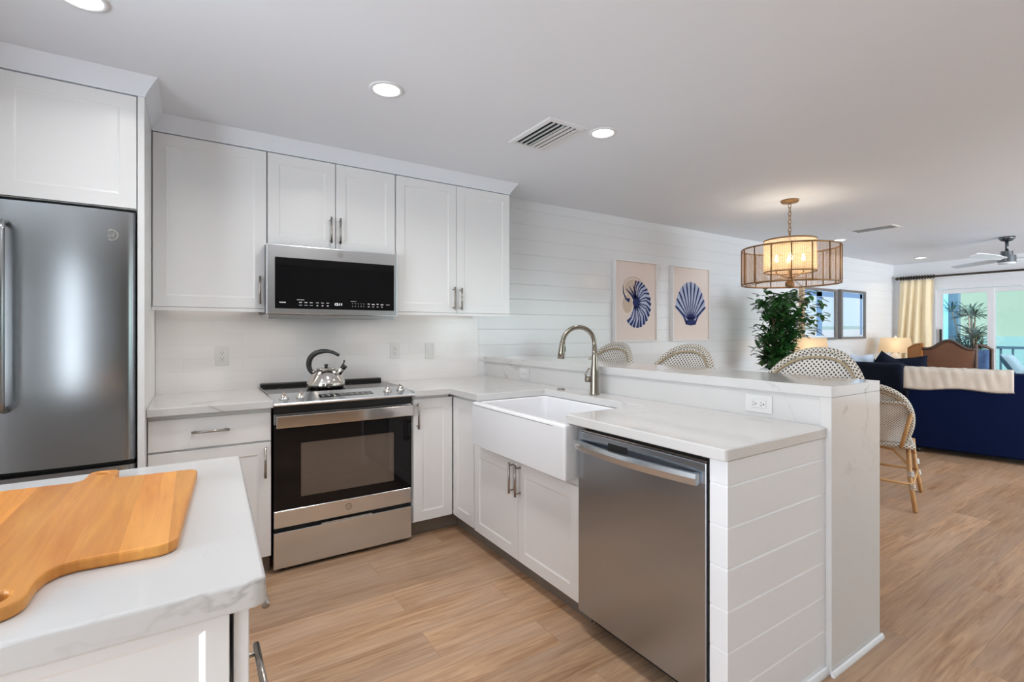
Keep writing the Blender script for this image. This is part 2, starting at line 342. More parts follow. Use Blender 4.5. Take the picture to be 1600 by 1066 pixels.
# ------------------------------------------------------------------ mesh building
class B:
    def __init__(s): s.V = []; s.F = []; s.S = []; s.U = []; s.MI = []; s.mi = 0
    def add(s, V, F, smooth=False, uv=None):
        k = len(s.V)
        s.V += [Vector(v) for v in V]
        s.U += (uv if uv else [(0, 0)] * len(V))
        for f in F:
            s.F.append([i + k for i in f]); s.S.append(smooth); s.MI.append(s.mi)
        return s
    def xf(s, M, start=0):
        for i in range(start, len(s.V)): s.V[i] = M @ s.V[i]
        return s
    def box(s, x0, x1, y0, y1, z0, z1, bev=0, seg=2, smooth=False):
        if bev <= 0:
            V = [(x, y, z) for z in (z0, z1) for y in (y0, y1) for x in (x0, x1)]
            F = [(0, 2, 3, 1), (4, 5, 7, 6), (0, 1, 5, 4), (2, 6, 7, 3), (0, 4, 6, 2), (1, 3, 7, 5)]
            return s.add(V, F)
        bm = bmesh.new(); bmesh.ops.create_cube(bm, size=1)
        bmesh.ops.scale(bm, vec=(x1 - x0, y1 - y0, z1 - z0), verts=bm.verts)
        bmesh.ops.translate(bm, vec=((x0 + x1) / 2, (y0 + y1) / 2, (z0 + z1) / 2), verts=bm.verts)
        bmesh.ops.bevel(bm, geom=list(bm.edges), offset=bev, segments=seg, profile=.5, affect='EDGES')
        bm.verts.index_update()
        s.add([v.co.copy() for v in bm.verts], [[v.index for v in f.verts] for f in bm.faces], smooth)
        bm.free(); return s
    def prism(s, poly, z0, z1, bev=0, seg=2):
        """poly: list of (x,y) extruded in z"""
        bm = bmesh.new()
        vs = [bm.verts.new((x, y, z0)) for x, y in poly]
        f = bm.faces.new(vs); f.normal_update()
        r = bmesh.ops.extrude_face_region(bm, geom=[f])
        bmesh.ops.translate(bm, vec=(0, 0, z1 - z0), verts=[e for e in r['geom'] if isinstance(e, bmesh.types.BMVert)])
        bmesh.ops.recalc_face_normals(bm, faces=bm.faces)
        if bev: bmesh.ops.bevel(bm, geom=list(bm.edges), offset=bev, segments=seg, profile=.5, affect='EDGES')
        bm.verts.index_update()
        s.add([v.co.copy() for v in bm.verts], [[v.index for v in q.verts] for q in bm.faces])
        bm.free(); return s
    def tube(s, pts, r, seg=10, closed=False, caps=True):
        P = [Vector(p) for p in pts]; n = len(P)
        R = r if isinstance(r, (list, tuple)) else [r] * n
        T = []
        for i in range(n):
            if closed: t = P[(i + 1) % n] - P[i - 1]
            else: t = P[min(i + 1, n - 1)] - P[max(i - 1, 0)]
            T.append(t.normalized())
        a = Vector((0, 0, 1)) if abs(T[0].z) < .9 else Vector((1, 0, 0))
        N = (a - T[0] * a.dot(T[0])).normalized()
        V = []; uv = []; L = 0
        for i in range(n):
            if i:
                N = (N - T[i] * N.dot(T[i])).normalized(); L += (P[i] - P[i - 1]).length
            Bn = T[i].cross(N)
            for k in range(seg):
                an = 2 * PI * k / seg
                V.append(P[i] + (N * math.cos(an) + Bn * math.sin(an)) * R[i]); uv.append((L, 2 * PI * R[i] * k / seg))
        F = []
        m = n if closed else n - 1
        for i in range(m):
            j = (i + 1) % n
            for k in range(seg):
                l = (k + 1) % seg
                F.append((i * seg + k, i * seg + l, j * seg + l, j * seg + k))
        if caps and not closed:
            F.append(tuple(range(seg))[::-1]); F.append(tuple((n - 1) * seg + k for k in range(seg)))
        return s.add(V, F, True, uv)
    def cyl(s, p0, p1, r, seg=16, r1=None):
        return s.tube([p0, p1], [r, r if r1 is None else r1], seg)
    def lathe(s, prof, c=(0, 0, 0), seg=32, axis='z', smooth=True, cap=True, ang0=0, ang1=2 * PI):
        V = []; uv = []; n = len(prof); L = 0
        full = abs(ang1 - ang0 - 2 * PI) < 1e-6
        m = seg if full else seg + 1
        for i, (r, z) in enumerate(prof):
            for k in range(m):
                a = ang0 + (ang1 - ang0) * k / seg
                p = (r * math.cos(a), r * math.sin(a), z)
                if axis == 'y': p = (p[0], p[2], p[1])
                if axis == 'x': p = (p[2], p[0], p[1])
                V.append(Vector(p) + Vector(c)); uv.append((a * max(q[0] for q in prof), z))
        F = []
        for i in range(n - 1):
            for k in range(seg if full else seg):
                l = (k + 1) % m
                f = (i * m + k, i * m + l, (i + 1) * m + l, (i + 1) * m + k)
                F.append(f if axis != 'y' else f[::-1])
        if cap and full:
            if prof[0][0] > 1e-6: F.append(tuple(range(m))[::-1])
            if prof[-1][0] > 1e-6: F.append(tuple((n - 1) * m + k for k in range(m)))
        return s.add(V, F, smooth, uv)
    def grid(s, fn, nu, nv, smooth=True, uvfn=None, flip=False):
        V = []; uv = []
        for j in range(nv + 1):
            for i in range(nu + 1):
                u, v = i / nu, j / nv
                V.append(Vector(fn(u, v))); uv.append(uvfn(u, v) if uvfn else (u, v))
        F = []
        for j in range(nv):
            for i in range(nu):
                a = j * (nu + 1) + i
                f = (a, a + 1, a + nu + 2, a + nu + 1)
                F.append(f[::-1] if flip else f)
        return s.add(V, F, smooth, uv)
    def poly(s, pts, flip=False):
        f = tuple(range(len(pts)))
        return s.add(pts, [f[::-1] if flip else f])

def mesh_of(name, b, mats):
    me = bpy.data.meshes.new(name)
    me.from_pydata([tuple(v) for v in b.V], [], b.F)
    me.polygons.foreach_set('use_smooth', b.S)
    me.polygons.foreach_set('material_index', b.MI)
    ul = me.uv_layers.new(name='UVMap')
    vi = [0] * len(me.loops); me.loops.foreach_get('vertex_index', vi)
    ul.data.foreach_set('uv', [c for i in vi for c in b.U[i]])
    for m in (mats if isinstance(mats, (list, tuple)) else [mats]): me.materials.append(m)
    me.update()
    return me
def abs_loc(o):
    p = Vector((0, 0, 0))
    while o is not None: p = p + o.location; o = o.parent
    return p
def obj(name, b, mats, parent=None, fix=True):
    """links the builder's geometry (given in world or, under a rotated thing, local metres) as ONE mesh object"""
    if fix:
        bm = bmesh.new(); me0 = mesh_of(name, b, mats); bm.from_mesh(me0)
        bmesh.ops.recalc_face_normals(bm, faces=bm.faces); bm.to_mesh(me0); bm.free(); me = me0
    else: me = mesh_of(name, b, mats)
    o = bpy.data.objects.new(name, me); COL.objects.link(o)
    if parent is not None:
        o.parent = parent
        d = -abs_loc(parent)
    else:
        xs = [v.co for v in me.vertices]
        lo = Vector((min(v.x for v in xs), min(v.y for v in xs), min(v.z for v in xs)))
        hi = Vector((max(v.x for v in xs), max(v.y for v in xs), max(v.z for v in xs)))
        base = Vector(((lo.x + hi.x) / 2, (lo.y + hi.y) / 2, lo.z))
        d = -base; o.location = base
    me.transform(Matrix.Translation(d))
    return o
def tag(o, label, cat, group=None):
    o['label'] = label; o['category'] = cat
    if group: o['group'] = group
    return o
def thing(name, label, cat, loc=(0, 0, 0), group=None):
    o = bpy.data.objects.new(name, None); COL.objects.link(o)
    o.location = loc; o.empty_display_size = .05
    return tag(o, label, cat, group)
def struct(name, b, mats, parent=None):
    o = obj(name, b, mats, parent)
    if parent is None: o['kind'] = 'structure'
    return o
def struct_root(name, loc):
    o = bpy.data.objects.new(name, None); COL.objects.link(o); o.location = loc; o['kind'] = 'structure'
    o.empty_display_size = .05
    return o
def dup(root, label=None, group=None):
    r = root.copy(); COL.objects.link(r)
    if label: r['label'] = label
    if group: r['group'] = group
    for ch in list(root.children):
        c = ch.copy(); COL.objects.link(c); c.parent = r
        for g in list(ch.children):
            d = g.copy(); COL.objects.link(d); d.parent = c
    return r
def text_mesh(b, txt, size, M, depth=.0004):
    """lettering turned into faces of the builder; M places the text's own xy plane"""
    cu = bpy.data.curves.new('lettering', 'FONT'); cu.body = txt; cu.size = size; cu.align_x = 'CENTER'; cu.align_y = 'CENTER'; cu.extrude = depth
    o = bpy.data.objects.new('lettering', cu); COL.objects.link(o)
    dg = bpy.context.evaluated_depsgraph_get(); me = bpy.data.meshes.new_from_object(o.evaluated_get(dg))
    b.add([M @ v.co for v in me.vertices], [list(p.vertices) for p in me.polygons])
    bpy.data.objects.remove(o); bpy.data.curves.remove(cu); bpy.data.meshes.remove(me)
    return b
def frame_mat(o, u, v):
    """matrix whose x axis is u, y axis is v, origin o"""
    u = Vector(u).normalized(); v = Vector(v).normalized(); n = u.cross(v)
    return Matrix(((u.x, v.x, n.x, o[0]), (u.y, v.y, n.y, o[1]), (u.z, v.z, n.z, o[2]), (0, 0, 0, 1)))

def shaker(b, o, u, v, w, h, t=.019, st=.058, rec=.0045, sl=.009):
    """shaker door: o lower-left front corner, u across, v up, n = u x v outward"""
    M = frame_mat(o, u, v)
    def ring(a, d): return [(a, a, d), (w - a, a, d), (w - a, h - a, d), (a, h - a, d)]
    c = .0012
    R = [ring(0, -t), ring(0, -c), ring(c, 0), ring(st, 0), ring(st + sl * .35, -rec * .55), ring(st + sl, -rec)]
    V = [M @ Vector(p) for r in R for p in r]; F = [(3, 2, 1, 0)]
    for i in range(len(R) - 1):
        for k in range(4):
            l = (k + 1) % 4
            F.append((i * 4 + k, i * 4 + l, i * 4 + 4 + l, i * 4 + 4 + k))
    e = (len(R) - 1) * 4
    F.append((e, e + 1, e + 2, e + 3))
    return b.add(V, F)
def pull(b, c, d, n, L=.158, r=.006, off=.032, post=.064):
    """bar pull: c centre on the door face, d bar direction, n outward"""
    c = Vector(c); d = Vector(d).normalized(); n = Vector(n).normalized()
    b.cyl(c + n * off - d * L / 2, c + n * off + d * L / 2, r, 14)
    for s in (-1, 1): b.cyl(c + d * s * post, c + n * off + d * s * post, r * .75, 10)
    return b
def ring_logo(b, M, R, txt='GE'):
    """round stamped badge: rim and two interlaced capitals with curls"""
    b2 = B()
    n = 28
    for (ra, rb) in ((R * .86, R), (R * .74, R * .79)):
        V = []; F = []
        for k in range(n):
            a = 2 * PI * k / n
            V += [(ra * math.cos(a), ra * math.sin(a), .0006), (rb * math.cos(a), rb * math.sin(a), .0006)]
        for k in range(n):
            l = (k + 1) % n
            F.append((2 * k, 2 * k + 1, 2 * l + 1, 2 * l))
        b2.add(V, F)
    for k in range(4):
        a = PI / 4 + k * PI / 2
        b2.tube([(R * .5 * math.cos(a + t) , R * .5 * math.sin(a + t), .0006) for t in (-.35, -.1, .15, .4)], R * .04, 6)
    b2.xf(M); b.V and None
    k = len(b.V); b.add(b2.V, b2.F)
    text_mesh(b, txt, R * .95, M @ Matrix.Translation((0, 0, .0003)))
    return b

# ------------------------------------------------------------------ room shell
YW, ZC, XL, XR, YF = 3.44, 2.387, -2.6, 10.0, -3.0
YT = 3.43                                        # face of the tile splash
b = B(); b.box(XL - .1, XR + .1, YF - .1, YW + .12, -.1, 0); struct('floor', b, M_FLOOR)
# ceiling with openings would hide nothing: one slab
b = B(); b.box(XL - .1, XR + .1, YF - .1, YW + .12, ZC, ZC + .12); struct('ceiling', b, M_CEIL)
# shiplap back wall: profile of boards with V joints, run along x
def shiplap_profile(z0, z1, pitch, zoff, g=.0022, d=.0022):
    pts = [(0, z0)]
    z = zoff
    while z < z0 + .01: z += pitch
    while z < z1 - .01:
        pts += [(0, z - g), (d, z + g * .5), (0, z + g)]; z += pitch
    pts.append((0, z1)); return pts
def shiplap(b, a, e, nrm, z0, z1, thick, pitch=.1275, zoff=.0115, g=.003, d=.0032):
    """a,e: ends (x,y) of the face; nrm outward (x,y)"""
    pr = shiplap_profile(z0, z1, pitch, zoff, g, d)
    nx, ny = nrm; n = len(pr); V = []
    for (x, y) in (a, e):
        for dd, z in pr: V.append((x - nx * dd, y - ny * dd, z))
        V.append((x - nx * thick, y - ny * thick, z1)); V.append((x - nx * thick, y - ny * thick, z0))
    m = n + 2; F = [(i, (i + 1) % m, m + (i + 1) % m, m + i) for i in range(m)]
    F += [tuple(range(m))[::-1], tuple(m + i for i in range(m))]
    return b.add(V, F)
b = B(); shiplap(b, (XL - .1, YW), (XR + .1, YW), (0, -1), 0, ZC, .12); struct('wall_back', b, M_WALL)
b = B(); b.box(-.178, 1.912, YT, YW - .0005, .80, 1.42); struct('trim_1', b, M_TILE)
# unseen kitchen side wall, its glazed opening added for daylight from the left
WY0, WY1, WZ = -1.0, 1.7, 2.0
b = B(); b.box(XL - .1, XL, YF, WY0, 0, ZC); b.box(XL - .1, XL, WY1, YW, 0, ZC); b.box(XL - .1, XL, WY0, WY1, WZ, ZC); struct('wall_left', b, M_WALL)
t = struct_root('added_window_1', (XL, (WY0 + WY1) / 2, 0))
b = B(); b.box(XL - .08, XL - .02, WY0, WY0 + .06, 0.001, WZ); b.box(XL - .08, XL - .02, WY1 - .06, WY1, .001, WZ); b.box(XL - .08, XL - .02, WY0 + .06, WY1 - .06, WZ - .06, WZ); b.box(XL - .08, XL - .02, WY0 + .06, WY1 - .06, .001, .06)
for k in (1,): b.box(XL - .08, XL - .02, WY0 + 1.25 * k - .04, WY0 + 1.25 * k + .04, .06, WZ - .06)
obj('window_frame', b, M_TRIM, t)
la = bpy.data.lights.new('sky_portal', 'AREA'); la.shape = 'RECTANGLE'; la.size = WY1 - WY0; la.size_y = WZ; la.cycles.is_portal = True
lo = bpy.data.objects.new('sky_portal', la); COL.objects.link(lo); lo.location = (XL - .11, (WY0 + WY1) / 2, WZ / 2); lo.rotation_euler = (PI / 2, 0, -PI / 2)
b = B(); b.box(-1.33, -1.205, 1.75, YW - .001, 0, ZC - .001); struct('added_shade_wall', b, M_WALL)  # unseen stub, added to shade the fridge cabinet from the side window
# unseen wall behind the camera; glazing added for daylight, narrow slot for the fridge's streak
b = B()
b.box(XL, -1.30, YF - .1, YF, 0, ZC); b.box(-1.30, -1.0, YF - .1, YF, 2.15, ZC); b.box(-1.0, 4.3, YF - .1, YF, 0, ZC)
b.box(4.3, 9.7, YF - .1, YF, 2.25, ZC); b.box(9.7, XR, YF - .1, YF, 0, ZC); struct('wall_front', b, M_WALLF)
t = struct_root('added_window_2', (6.6, YF, 0))
b = B(); b.box(4.3, 9.7, YF - .08, YF - .02, .001, .07); b.box(4.3, 9.7, YF - .08, YF - .02, 2.19, 2.25)
for k in range(5): b.box(4.3 + 1.335 * k, 4.36 + 1.335 * k, YF - .08, YF - .02, .07, 2.19)
obj('window_frame', b, M_TRIM, t)
la = bpy.data.lights.new('sky_portal', 'AREA'); la.shape = 'RECTANGLE'; la.size = 5.4; la.size_y = 2.25; la.cycles.is_portal = True
lo = bpy.data.objects.new('sky_portal', la); COL.objects.link(lo); lo.location = (7.0, YF - .11, 1.12); lo.rotation_euler = (PI / 2, 0, 0)
# far wall with the sliding door opening
DY0, DY1, DZ = .25, 2.87, 1.93
b = B()
b.box(XR, XR + .1, YF, DY0, 0, ZC); b.box(XR, XR + .1, DY1, YW, 0, ZC); b.box(XR, XR + .1, DY0, DY1, DZ, ZC)
struct('wall_right', b, M_WALL)
b = B(); b.box(XR - .012, XR - .001, 2.88, YW - .02, .001, .10, .003); struct('baseboard_right', b, M_TRIM)
b = B(); b.box(2.42, XR - .015, YW - .014, YW - .001, .001, .09, .003); struct('baseboard_back', b, M_TRIM)

# crown over the cabinets
def crown():
    b = B()
    p0 = [(-1.2, 2.70), (-.179, 2.70), (-.179, 3.121), (2.013, 3.121), (2.013, YW - .001)]
    def off(d): return [(-1.2, 2.70 - d), (-.179 + d, 2.70 - d), (-.179 + d, 3.121 - d), (2.013 + d, 3.121 - d), (2.013 + d, YW - .001)]
    prof = [(-.02, 2.306), (.001, 2.306), (.002, 2.312)]
    for k in range(1, 9):
        a = k / 8
        prof.append((.002 + .048 * (a * .75 + .25 * a * a), 2.312 + (ZC - .0008 - 2.312) * a))
    prof += [(-.02, ZC - .0008)]
    n = len(prof); V = []
    rows = [off(d) for d, z in prof]
    for k in range(5):
        for i in range(n): V.append((rows[i][k][0], rows[i][k][1], prof[i][1]))
    F = []
    for k in range(4):
        for i in range(n):
            j = (i + 1) % n
            F.append((k * n + i, k * n + j, (k + 1) * n + j, (k + 1) * n + i))
    F += [tuple(range(n)), tuple(4 * n + i for i in range(n))[::-1]]
    b.add(V, F); return b
struct('trim_2', crown(), M_CEIL)

# ------------------------------------------------------------------ ceiling lights and vents
def downlight(x, y, power, label, group='recessed ceiling downlights', r=.058, name='recessed_light'):
    t = thing(name, label, 'ceiling light', (x, y, ZC), group)
    b = B(); b.lathe([(r, -.001), (r + .003, -.006), (r + .016, -.005), (r + .02, -.0005)], (x, y, ZC), 40, cap=False); obj('trim_ring', b, M_TRIM, t)
    b = B(); b.lathe([(.0001, -.0025), (r, -.0025)], (x, y, ZC), 32, cap=False); obj('lens', b, M_LENS, t)
    la = bpy.data.lights.new('downlight_glow', 'AREA'); la.shape = 'DISK'; la.size = 2 * r; la.spread = math.radians(150); la.energy = power; la.color = (1, .965, .925)
    lo = bpy.data.objects.new('downlight_glow', la); COL.objects.link(lo); lo.parent = t; lo.location = (0, 0, -.008)
    return t
downlight(.747, 2.207, P_KITCHEN * 1.1, 'round recessed downlight in the ceiling in front of the wall cabinets above the microwave')
downlight(1.931, 2.028, P_KITCHEN * .55, 'round recessed downlight beside the white ceiling air vent')
downlight(-.315, 2.155, P_KITCHEN * .36, 'round recessed downlight in front of the cabinet over the fridge, cut by the top edge')
downlight(.863, 1.27, P_KITCHEN, 'round recessed downlight just above the top edge of the view')
downlight(6.637, 2.835, P_LIVING * .2, 'small recessed downlight to the right of the woven pendant lamp')
downlight(9.3, 2.86, P_LIVING * .2, 'small recessed downlight near the curtain, left of the ceiling fan')
for x, y, p in ((-.33, .3, P_BEHIND), (.86, -.6, P_BEHIND), (1.95, .45, P_BEHIND), (2.4, -1.2, P_BEHIND), (-.4, -1.6, P_BEHIND), (4.6, -.6, P_LIVING), (6.6, -.2, P_LIVING), (9.0, -.2, P_LIVING)):  # unseen downlights, added to fill the room
    downlight(x, y, p, 'added fill downlight, unseen behind the camera or to the right', 'added fill downlights out of view')

def vent(x0, x1, y0, y1, label, dark_both=False):
    t = thing('ceiling_vent', label, 'vent', ((x0 + x1) / 2, (y0 + y1) / 2, ZC), 'ceiling air vents')
    z = ZC
    b = B(); w = .036
    V = []; F = []
    rings = [(0, -.0005), (.006, -.006), (w - .004, -.009), (w, -.004), (w, -.0008)]
    for d, dz in rings: V += [(x0 + d, y0 + d, z + dz), (x1 - d, y0 + d, z + dz), (x1 - d, y1 - d, z + dz), (x0 + d, y1 - d, z + dz)]
    for i in range(len(rings) - 1):
        for k in range(4):
            l = (k + 1) % 4; F.append((i * 4 + k, i * 4 + l, i * 4 + 4 + l, i * 4 + 4 + k))
    b.add(V, F); obj('frame', b, M_TRIM, t)
    b = B(); b.box(x0 + w, x1 - w, y0 + w, y1 - w, z - .0016, z - .0008); obj('backing', b, M_DARK, t)
    nsl = 3 if dark_both else 6; xi0, xi1 = x0 + w, x1 - w; p = (xi1 - xi0) / nsl
    for k in range(nsl):
        xc = xi0 + (k + .5) * p
        lean = -1 if k < nsl / 2 else 1
        if dark_both: lean = -1
        b = B()
        # louvres lean away from the middle: the near half shows its gaps, the far half its blades
        if dark_both: V = [(xc - p * .02, z - .012), (xc + p * .10, z - .0115), (xc + p * .12, z - .0018), (xc + p * .04, z - .0018)]
        elif lean < 0: V = [(xc - p * .10, z - .014), (xc + p * .22, z - .013), (xc + p * .24, z - .0018), (xc + p * .16, z - .0018)]
        else: V = [(xc - p * .62, z - .0135), (xc + p * .2, z - .0125), (xc + p * .34, z - .0018), (xc + p * .22, z - .0018)]
        a = [(q[0], y0 + w, q[1]) for q in V]; c = [(q[0], y1 - w, q[1]) for q in V]
        b.add(a + c, [(0, 1, 5, 4), (1, 2, 6, 5), (2, 3, 7, 6), (3, 0, 4, 7), (0, 3, 2, 1), (4, 5, 6, 7)])
        obj('louvre', b, M_TRIM, t)
    return t
vent(1.553, 1.822, 2.022, 2.432, 'white louvred air vent in the kitchen ceiling beside a downlight')
vent(6.08, 6.34, 2.10, 2.54, 'narrow dark-slotted air vent in the ceiling right of the pendant lamp', True)

# ------------------------------------------------------------------ cabinets
UX, VZ = (1, 0, 0), (0, 0, 1)
def cabinet(name, label, cat, body, doors, group, mat=M_CAB, extra=None):
    """body: box tuple; doors: (o,u,w,h,handle or None,kind)"""
    x0, x1, y0, y1, z0, z1 = body
    t = thing(name, label, cat, ((x0 + x1) / 2, (y0 + y1) / 2, z0), group)
    b = B(); b.box(*body); 
    if extra: extra(b)
    obj('body', b, mat, t)
    for o, u, w, h, hd, nm in doors:
        b = B()
        if nm == 'slab':
            M = frame_mat(o, u, VZ); k = len(b.V); b.box(0, w, 0, h, -.019, 0, .0015, 1); b.xf(M, k); nm = 'drawer'
        else: shaker(b, o, u, VZ, w, h)
        d = obj(nm, b, mat, t)
        if hd:
            c, dr = hd; n = Vector(u).cross(Vector(VZ))
            hb = B(); pull(hb, c, dr, n); obj('handle', hb, M_NICKEL, d)
    return t
YU = 3.121
ZU0, ZU1 = 1.400, 2.300
def rail(x0, x1):
    return lambda b: (b.box(x0, x1, YU + .001, YU + .0195, 1.380, ZU0 - .002), b.box(x0, x1, YU + .0195, YU + .028, 1.380, 1.4018))  # second box added to stop fill light leaking above the rail
UG = 'white shaker wall cabinets'
cabinet('wall_cabinet', 'tall white single-door wall cabinet between the fridge panel and the microwave', 'cabinet',
        (-.178, .354, YU + .0205, YW - .011, 1.402, 2.3045), [((-.174, YU, ZU0), UX, .526, ZU1 - ZU0, ((.316, YU, 1.503), VZ), 'door')], UG, extra=rail(-.178, .354))
cabinet('wall_cabinet', 'short white two-door wall cabinet directly above the microwave', 'cabinet',
        (.356, 1.116, YU + .0205, YW - .001, 1.766, 2.3045),
        [((.360, YU, 1.768), UX, .3735, ZU1 - 1.768, ((.705, YU, 1.886), VZ), 'door'), ((.7385, YU, 1.768), UX, .3745, ZU1 - 1.768, ((.759, YU, 1.884), VZ), 'door')], UG)
cabinet('wall_cabinet', 'tall white two-door wall cabinet to the right of the microwave', 'cabinet',
        (1.118, 2.012, YU + .0205, YW - .011, 1.402, 2.3045),
        [((1.122, YU, ZU0), UX, .4405, ZU1 - ZU0, ((1.537, YU, 1.50), VZ), 'door'), ((1.5665, YU, ZU0), UX, .4435, ZU1 - ZU0, ((1.592, YU, 1.498), VZ), 'door')], UG, extra=rail(1.118, 2.012))
YFR = 2.70
def fill_strip(cab, x0, x1, y, z, power):  # added fill under the cabinets, brightens the backsplash
    b = B(); b.box(x0, x1, y - .012, y + .012, z - .008, z - .0006, .002, 1); obj('added_fill_strip', b, M_STRIP, cab)
    la = bpy.data.lights.new('strip_fill_glow', 'AREA'); la.shape = 'RECTANGLE'; la.size = x1 - x0; la.size_y = .02; la.energy = power; la.color = (1, .90, .80)
    lo = bpy.data.objects.new('strip_fill_glow', la); COL.objects.link(lo); lo.parent = cab; lo.location = Vector(((x0 + x1) / 2, y, z - .0095)) - abs_loc(cab)
_c = [o for o in COL.objects if o.name.startswith('wall_cabinet')]
fill_strip(_c[0], -.12, .30, YU + .035, 1.402, P_UNDER_FILL * .8)
fill_strip(_c[2], 1.20, 1.90, YU + .035, 1.402, P_UNDER_FILL * .45)
cabinet('wall_cabinet', 'white wall cabinet over the stainless fridge', 'cabinet',
        (-1.16, -.2075, YFR + .0205, YW - .001, 1.806, 2.3045),
        [((-1.156, YFR, 1.808), UX, .4965, 2.300 - 1.808, None, 'door'), ((-.6555, YFR, 1.808), UX, .4475, 2.300 - 1.808, None, 'door')], UG)
b = B(); b.box(-.2045, -.1795, YFR - .002, YW - .012, .001, 2.3045, .0012, 1); tag(obj('fridge_side_panel', b, M_CAB), 'tall white panel standing between the fridge and the left counter', 'panel')
b = B(); b.box(-1.19, -1.165, YFR - .002, YW - .012, .001, 2.3045, .0012, 1); tag(obj('fridge_side_panel', b, M_CAB), 'tall white panel on the far left side of the fridge, out of view', 'panel')

# base cabinets
YB = 2.815
def toe(x0, x1, y0, y1):
    def f(b):
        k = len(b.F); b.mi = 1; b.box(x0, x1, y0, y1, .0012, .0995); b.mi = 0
    return f
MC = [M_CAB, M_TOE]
BG = 'white shaker base cabinets'
cabinet('base_cabinet', 'white base cabinet with one drawer and a door between fridge and range', 'cabinet',
        (-.1775, .342, YB + .0205, YT - .002, .10, .8745),
        [((-.1745, YB, .706), UX, .5135, .146, ((.072, YB, .787), UX), 'slab'), ((-.1745, YB, .105), UX, .5135, .591, ((.310, YB, .598), VZ), 'door')], BG, MC, toe(-.1775, .342, 2.895, 2.91))
XK = 1.385
cabinet('base_cabinet', 'narrow white one-door base cabinet right of the range', 'cabinet',
        (1.118, XK - .0225, YB + .0205, YT - .002, .10, .8745),
        [((1.121, YB, .108), UX, .259, .748, ((1.143, YB, .757), VZ), 'door')], BG, MC, toe(1.118, XK + .08, 2.895, 2.91))
UY = (0, -1, 0)                                   # along the peninsula, seen from the kitchen
cabinet('base_cabinet', 'white corner cabinet with a blind shaker front left of the sink cabinet', 'cabinet',
        (XK + .0205, 1.97, 2.5385, YT - .002, .10, .8745), [((XK, 2.810, .108), UY, .266, .745, None, 'door')], BG, MC, toe(XK + .07, XK + .085, 2.5385, 2.895))
cabinet('base_cabinet', 'white two-door sink cabinet under the apron sink', 'cabinet',
        (XK + .0205, 1.97, 1.599, 2.5365, .10, .627),
        [((XK, 2.530, .103), UY, .4575, .497, ((XK, 2.106, .521), VZ), 'door'), ((XK, 2.0695, .103), UY, .4665, .497, ((XK, 2.049, .518), VZ), 'door')], BG, MC, toe(XK + .07, XK + .085, 1.599, 2.5365))

# ------------------------------------------------------------------ counters
b = B(); b.box(-.1785, .3475, 2.775, YT - .0015, .876, .914, .004); tag(obj('countertop', b, M_QUARTZ), 'short white quartz counter between the fridge panel and the range', 'countertop', 'white quartz counters')
poly = [(1.1125, YT - .0015), (1.1125, 2.775), (1.343, 2.775), (1.343, 2.412), (1.815, 2.412), (1.815, 1.640), (1.343, 1.640), (1.343, .896), (1.347, .888), (1.355, .884), (1.9675, .884), (1.9675, .908), (1.9835, .908), (1.9835, YT - .0015)]
b = B(); b.prism(poly, .876, .914, .004); tag(obj('countertop', b, M_QUARTZ), 'L-shaped white quartz counter around the apron sink and over the dishwasher', 'countertop', 'white quartz counters')

# raised bar: pony wall, riser, top and waterfall end
YBE = .868
t = thing('breakfast_bar', 'raised white quartz breakfast bar with a waterfall end behind the sink counter', 'breakfast bar', (2.17, 2.1, 0))
b = B(); b.box(2.002, 2.125, .91, YW - .0015, .001, 1.0255); obj('pony_wall', b, M_WALL, t)
b = B(); b.box(1.985, 2.0015, .9085, YW - .0015, .10, 1.0255); obj('riser', b, M_QUARTZ, t)
b = B(); b.box(1.970, 2.385, YBE, YW - .0015, 1.026, 1.067, .0015, 1); obj('bar_top', b, M_QUARTZ, t)
b = B(); b.box(1.970, 2.385, YBE, .908, .001, 1.0255, .0015, 1); obj('waterfall_panel', b, M_QUARTZ, t)
# shoe moulding round the waterfall foot
b = B()
def shoe(b, a, e, nrm, w=.012, h=.02):
    (x0, y0), (x1, y1) = a, e; nx, ny = nrm
    pr = [(0, .001), (w, .001), (w, h * .4), (w * .7, h * .85), (w * .3, h), (0, h)]
    V = [(x0 + nx * d, y0 + ny * d, z) for d, z in pr] + [(x1 + nx * d, y1 + ny * d, z) for d, z in pr]
    n = len(pr); F = [(i, (i + 1) % n, n + (i + 1) % n, n + i) for i in range(n)] + [tuple(range(n)), tuple(n + i for i in range(n))[::-1]]
    b.add(V, F)
shoe(b, (1.962, YBE - .001), (2.395, YBE - .001), (0, -1)); struct('trim_3', b, M_TRIM)
# shiplap end panel of the peninsula
t = thing('end_panel', 'white shiplap end panel of the peninsula beside the dishwasher', 'panel', (1.66, .92, 0))
b = B(); shiplap(b, (1.3685, .889), (1.9675, .889), (0, -1), .002, .8745, .012, .1275, .033, .004, .002); obj('boards', b, M_TRIM, t)
b = B(); shiplap(b, (1.362, .951), (1.362, .889), (-1, 0), .002, .8745, .006, .1275, .033, .004, .002); obj('edge_boards', b, M_TRIM, t)
b = B(); b.box(1.3685, 1.968, .9015, .948, .002, .8745); obj('backing', b, M_CAB, t)
b = B(); shoe(b, (1.352, .8885), (1.9675, .8885), (0, -1), .012, .03); struct('trim_4', b, M_TRIM)

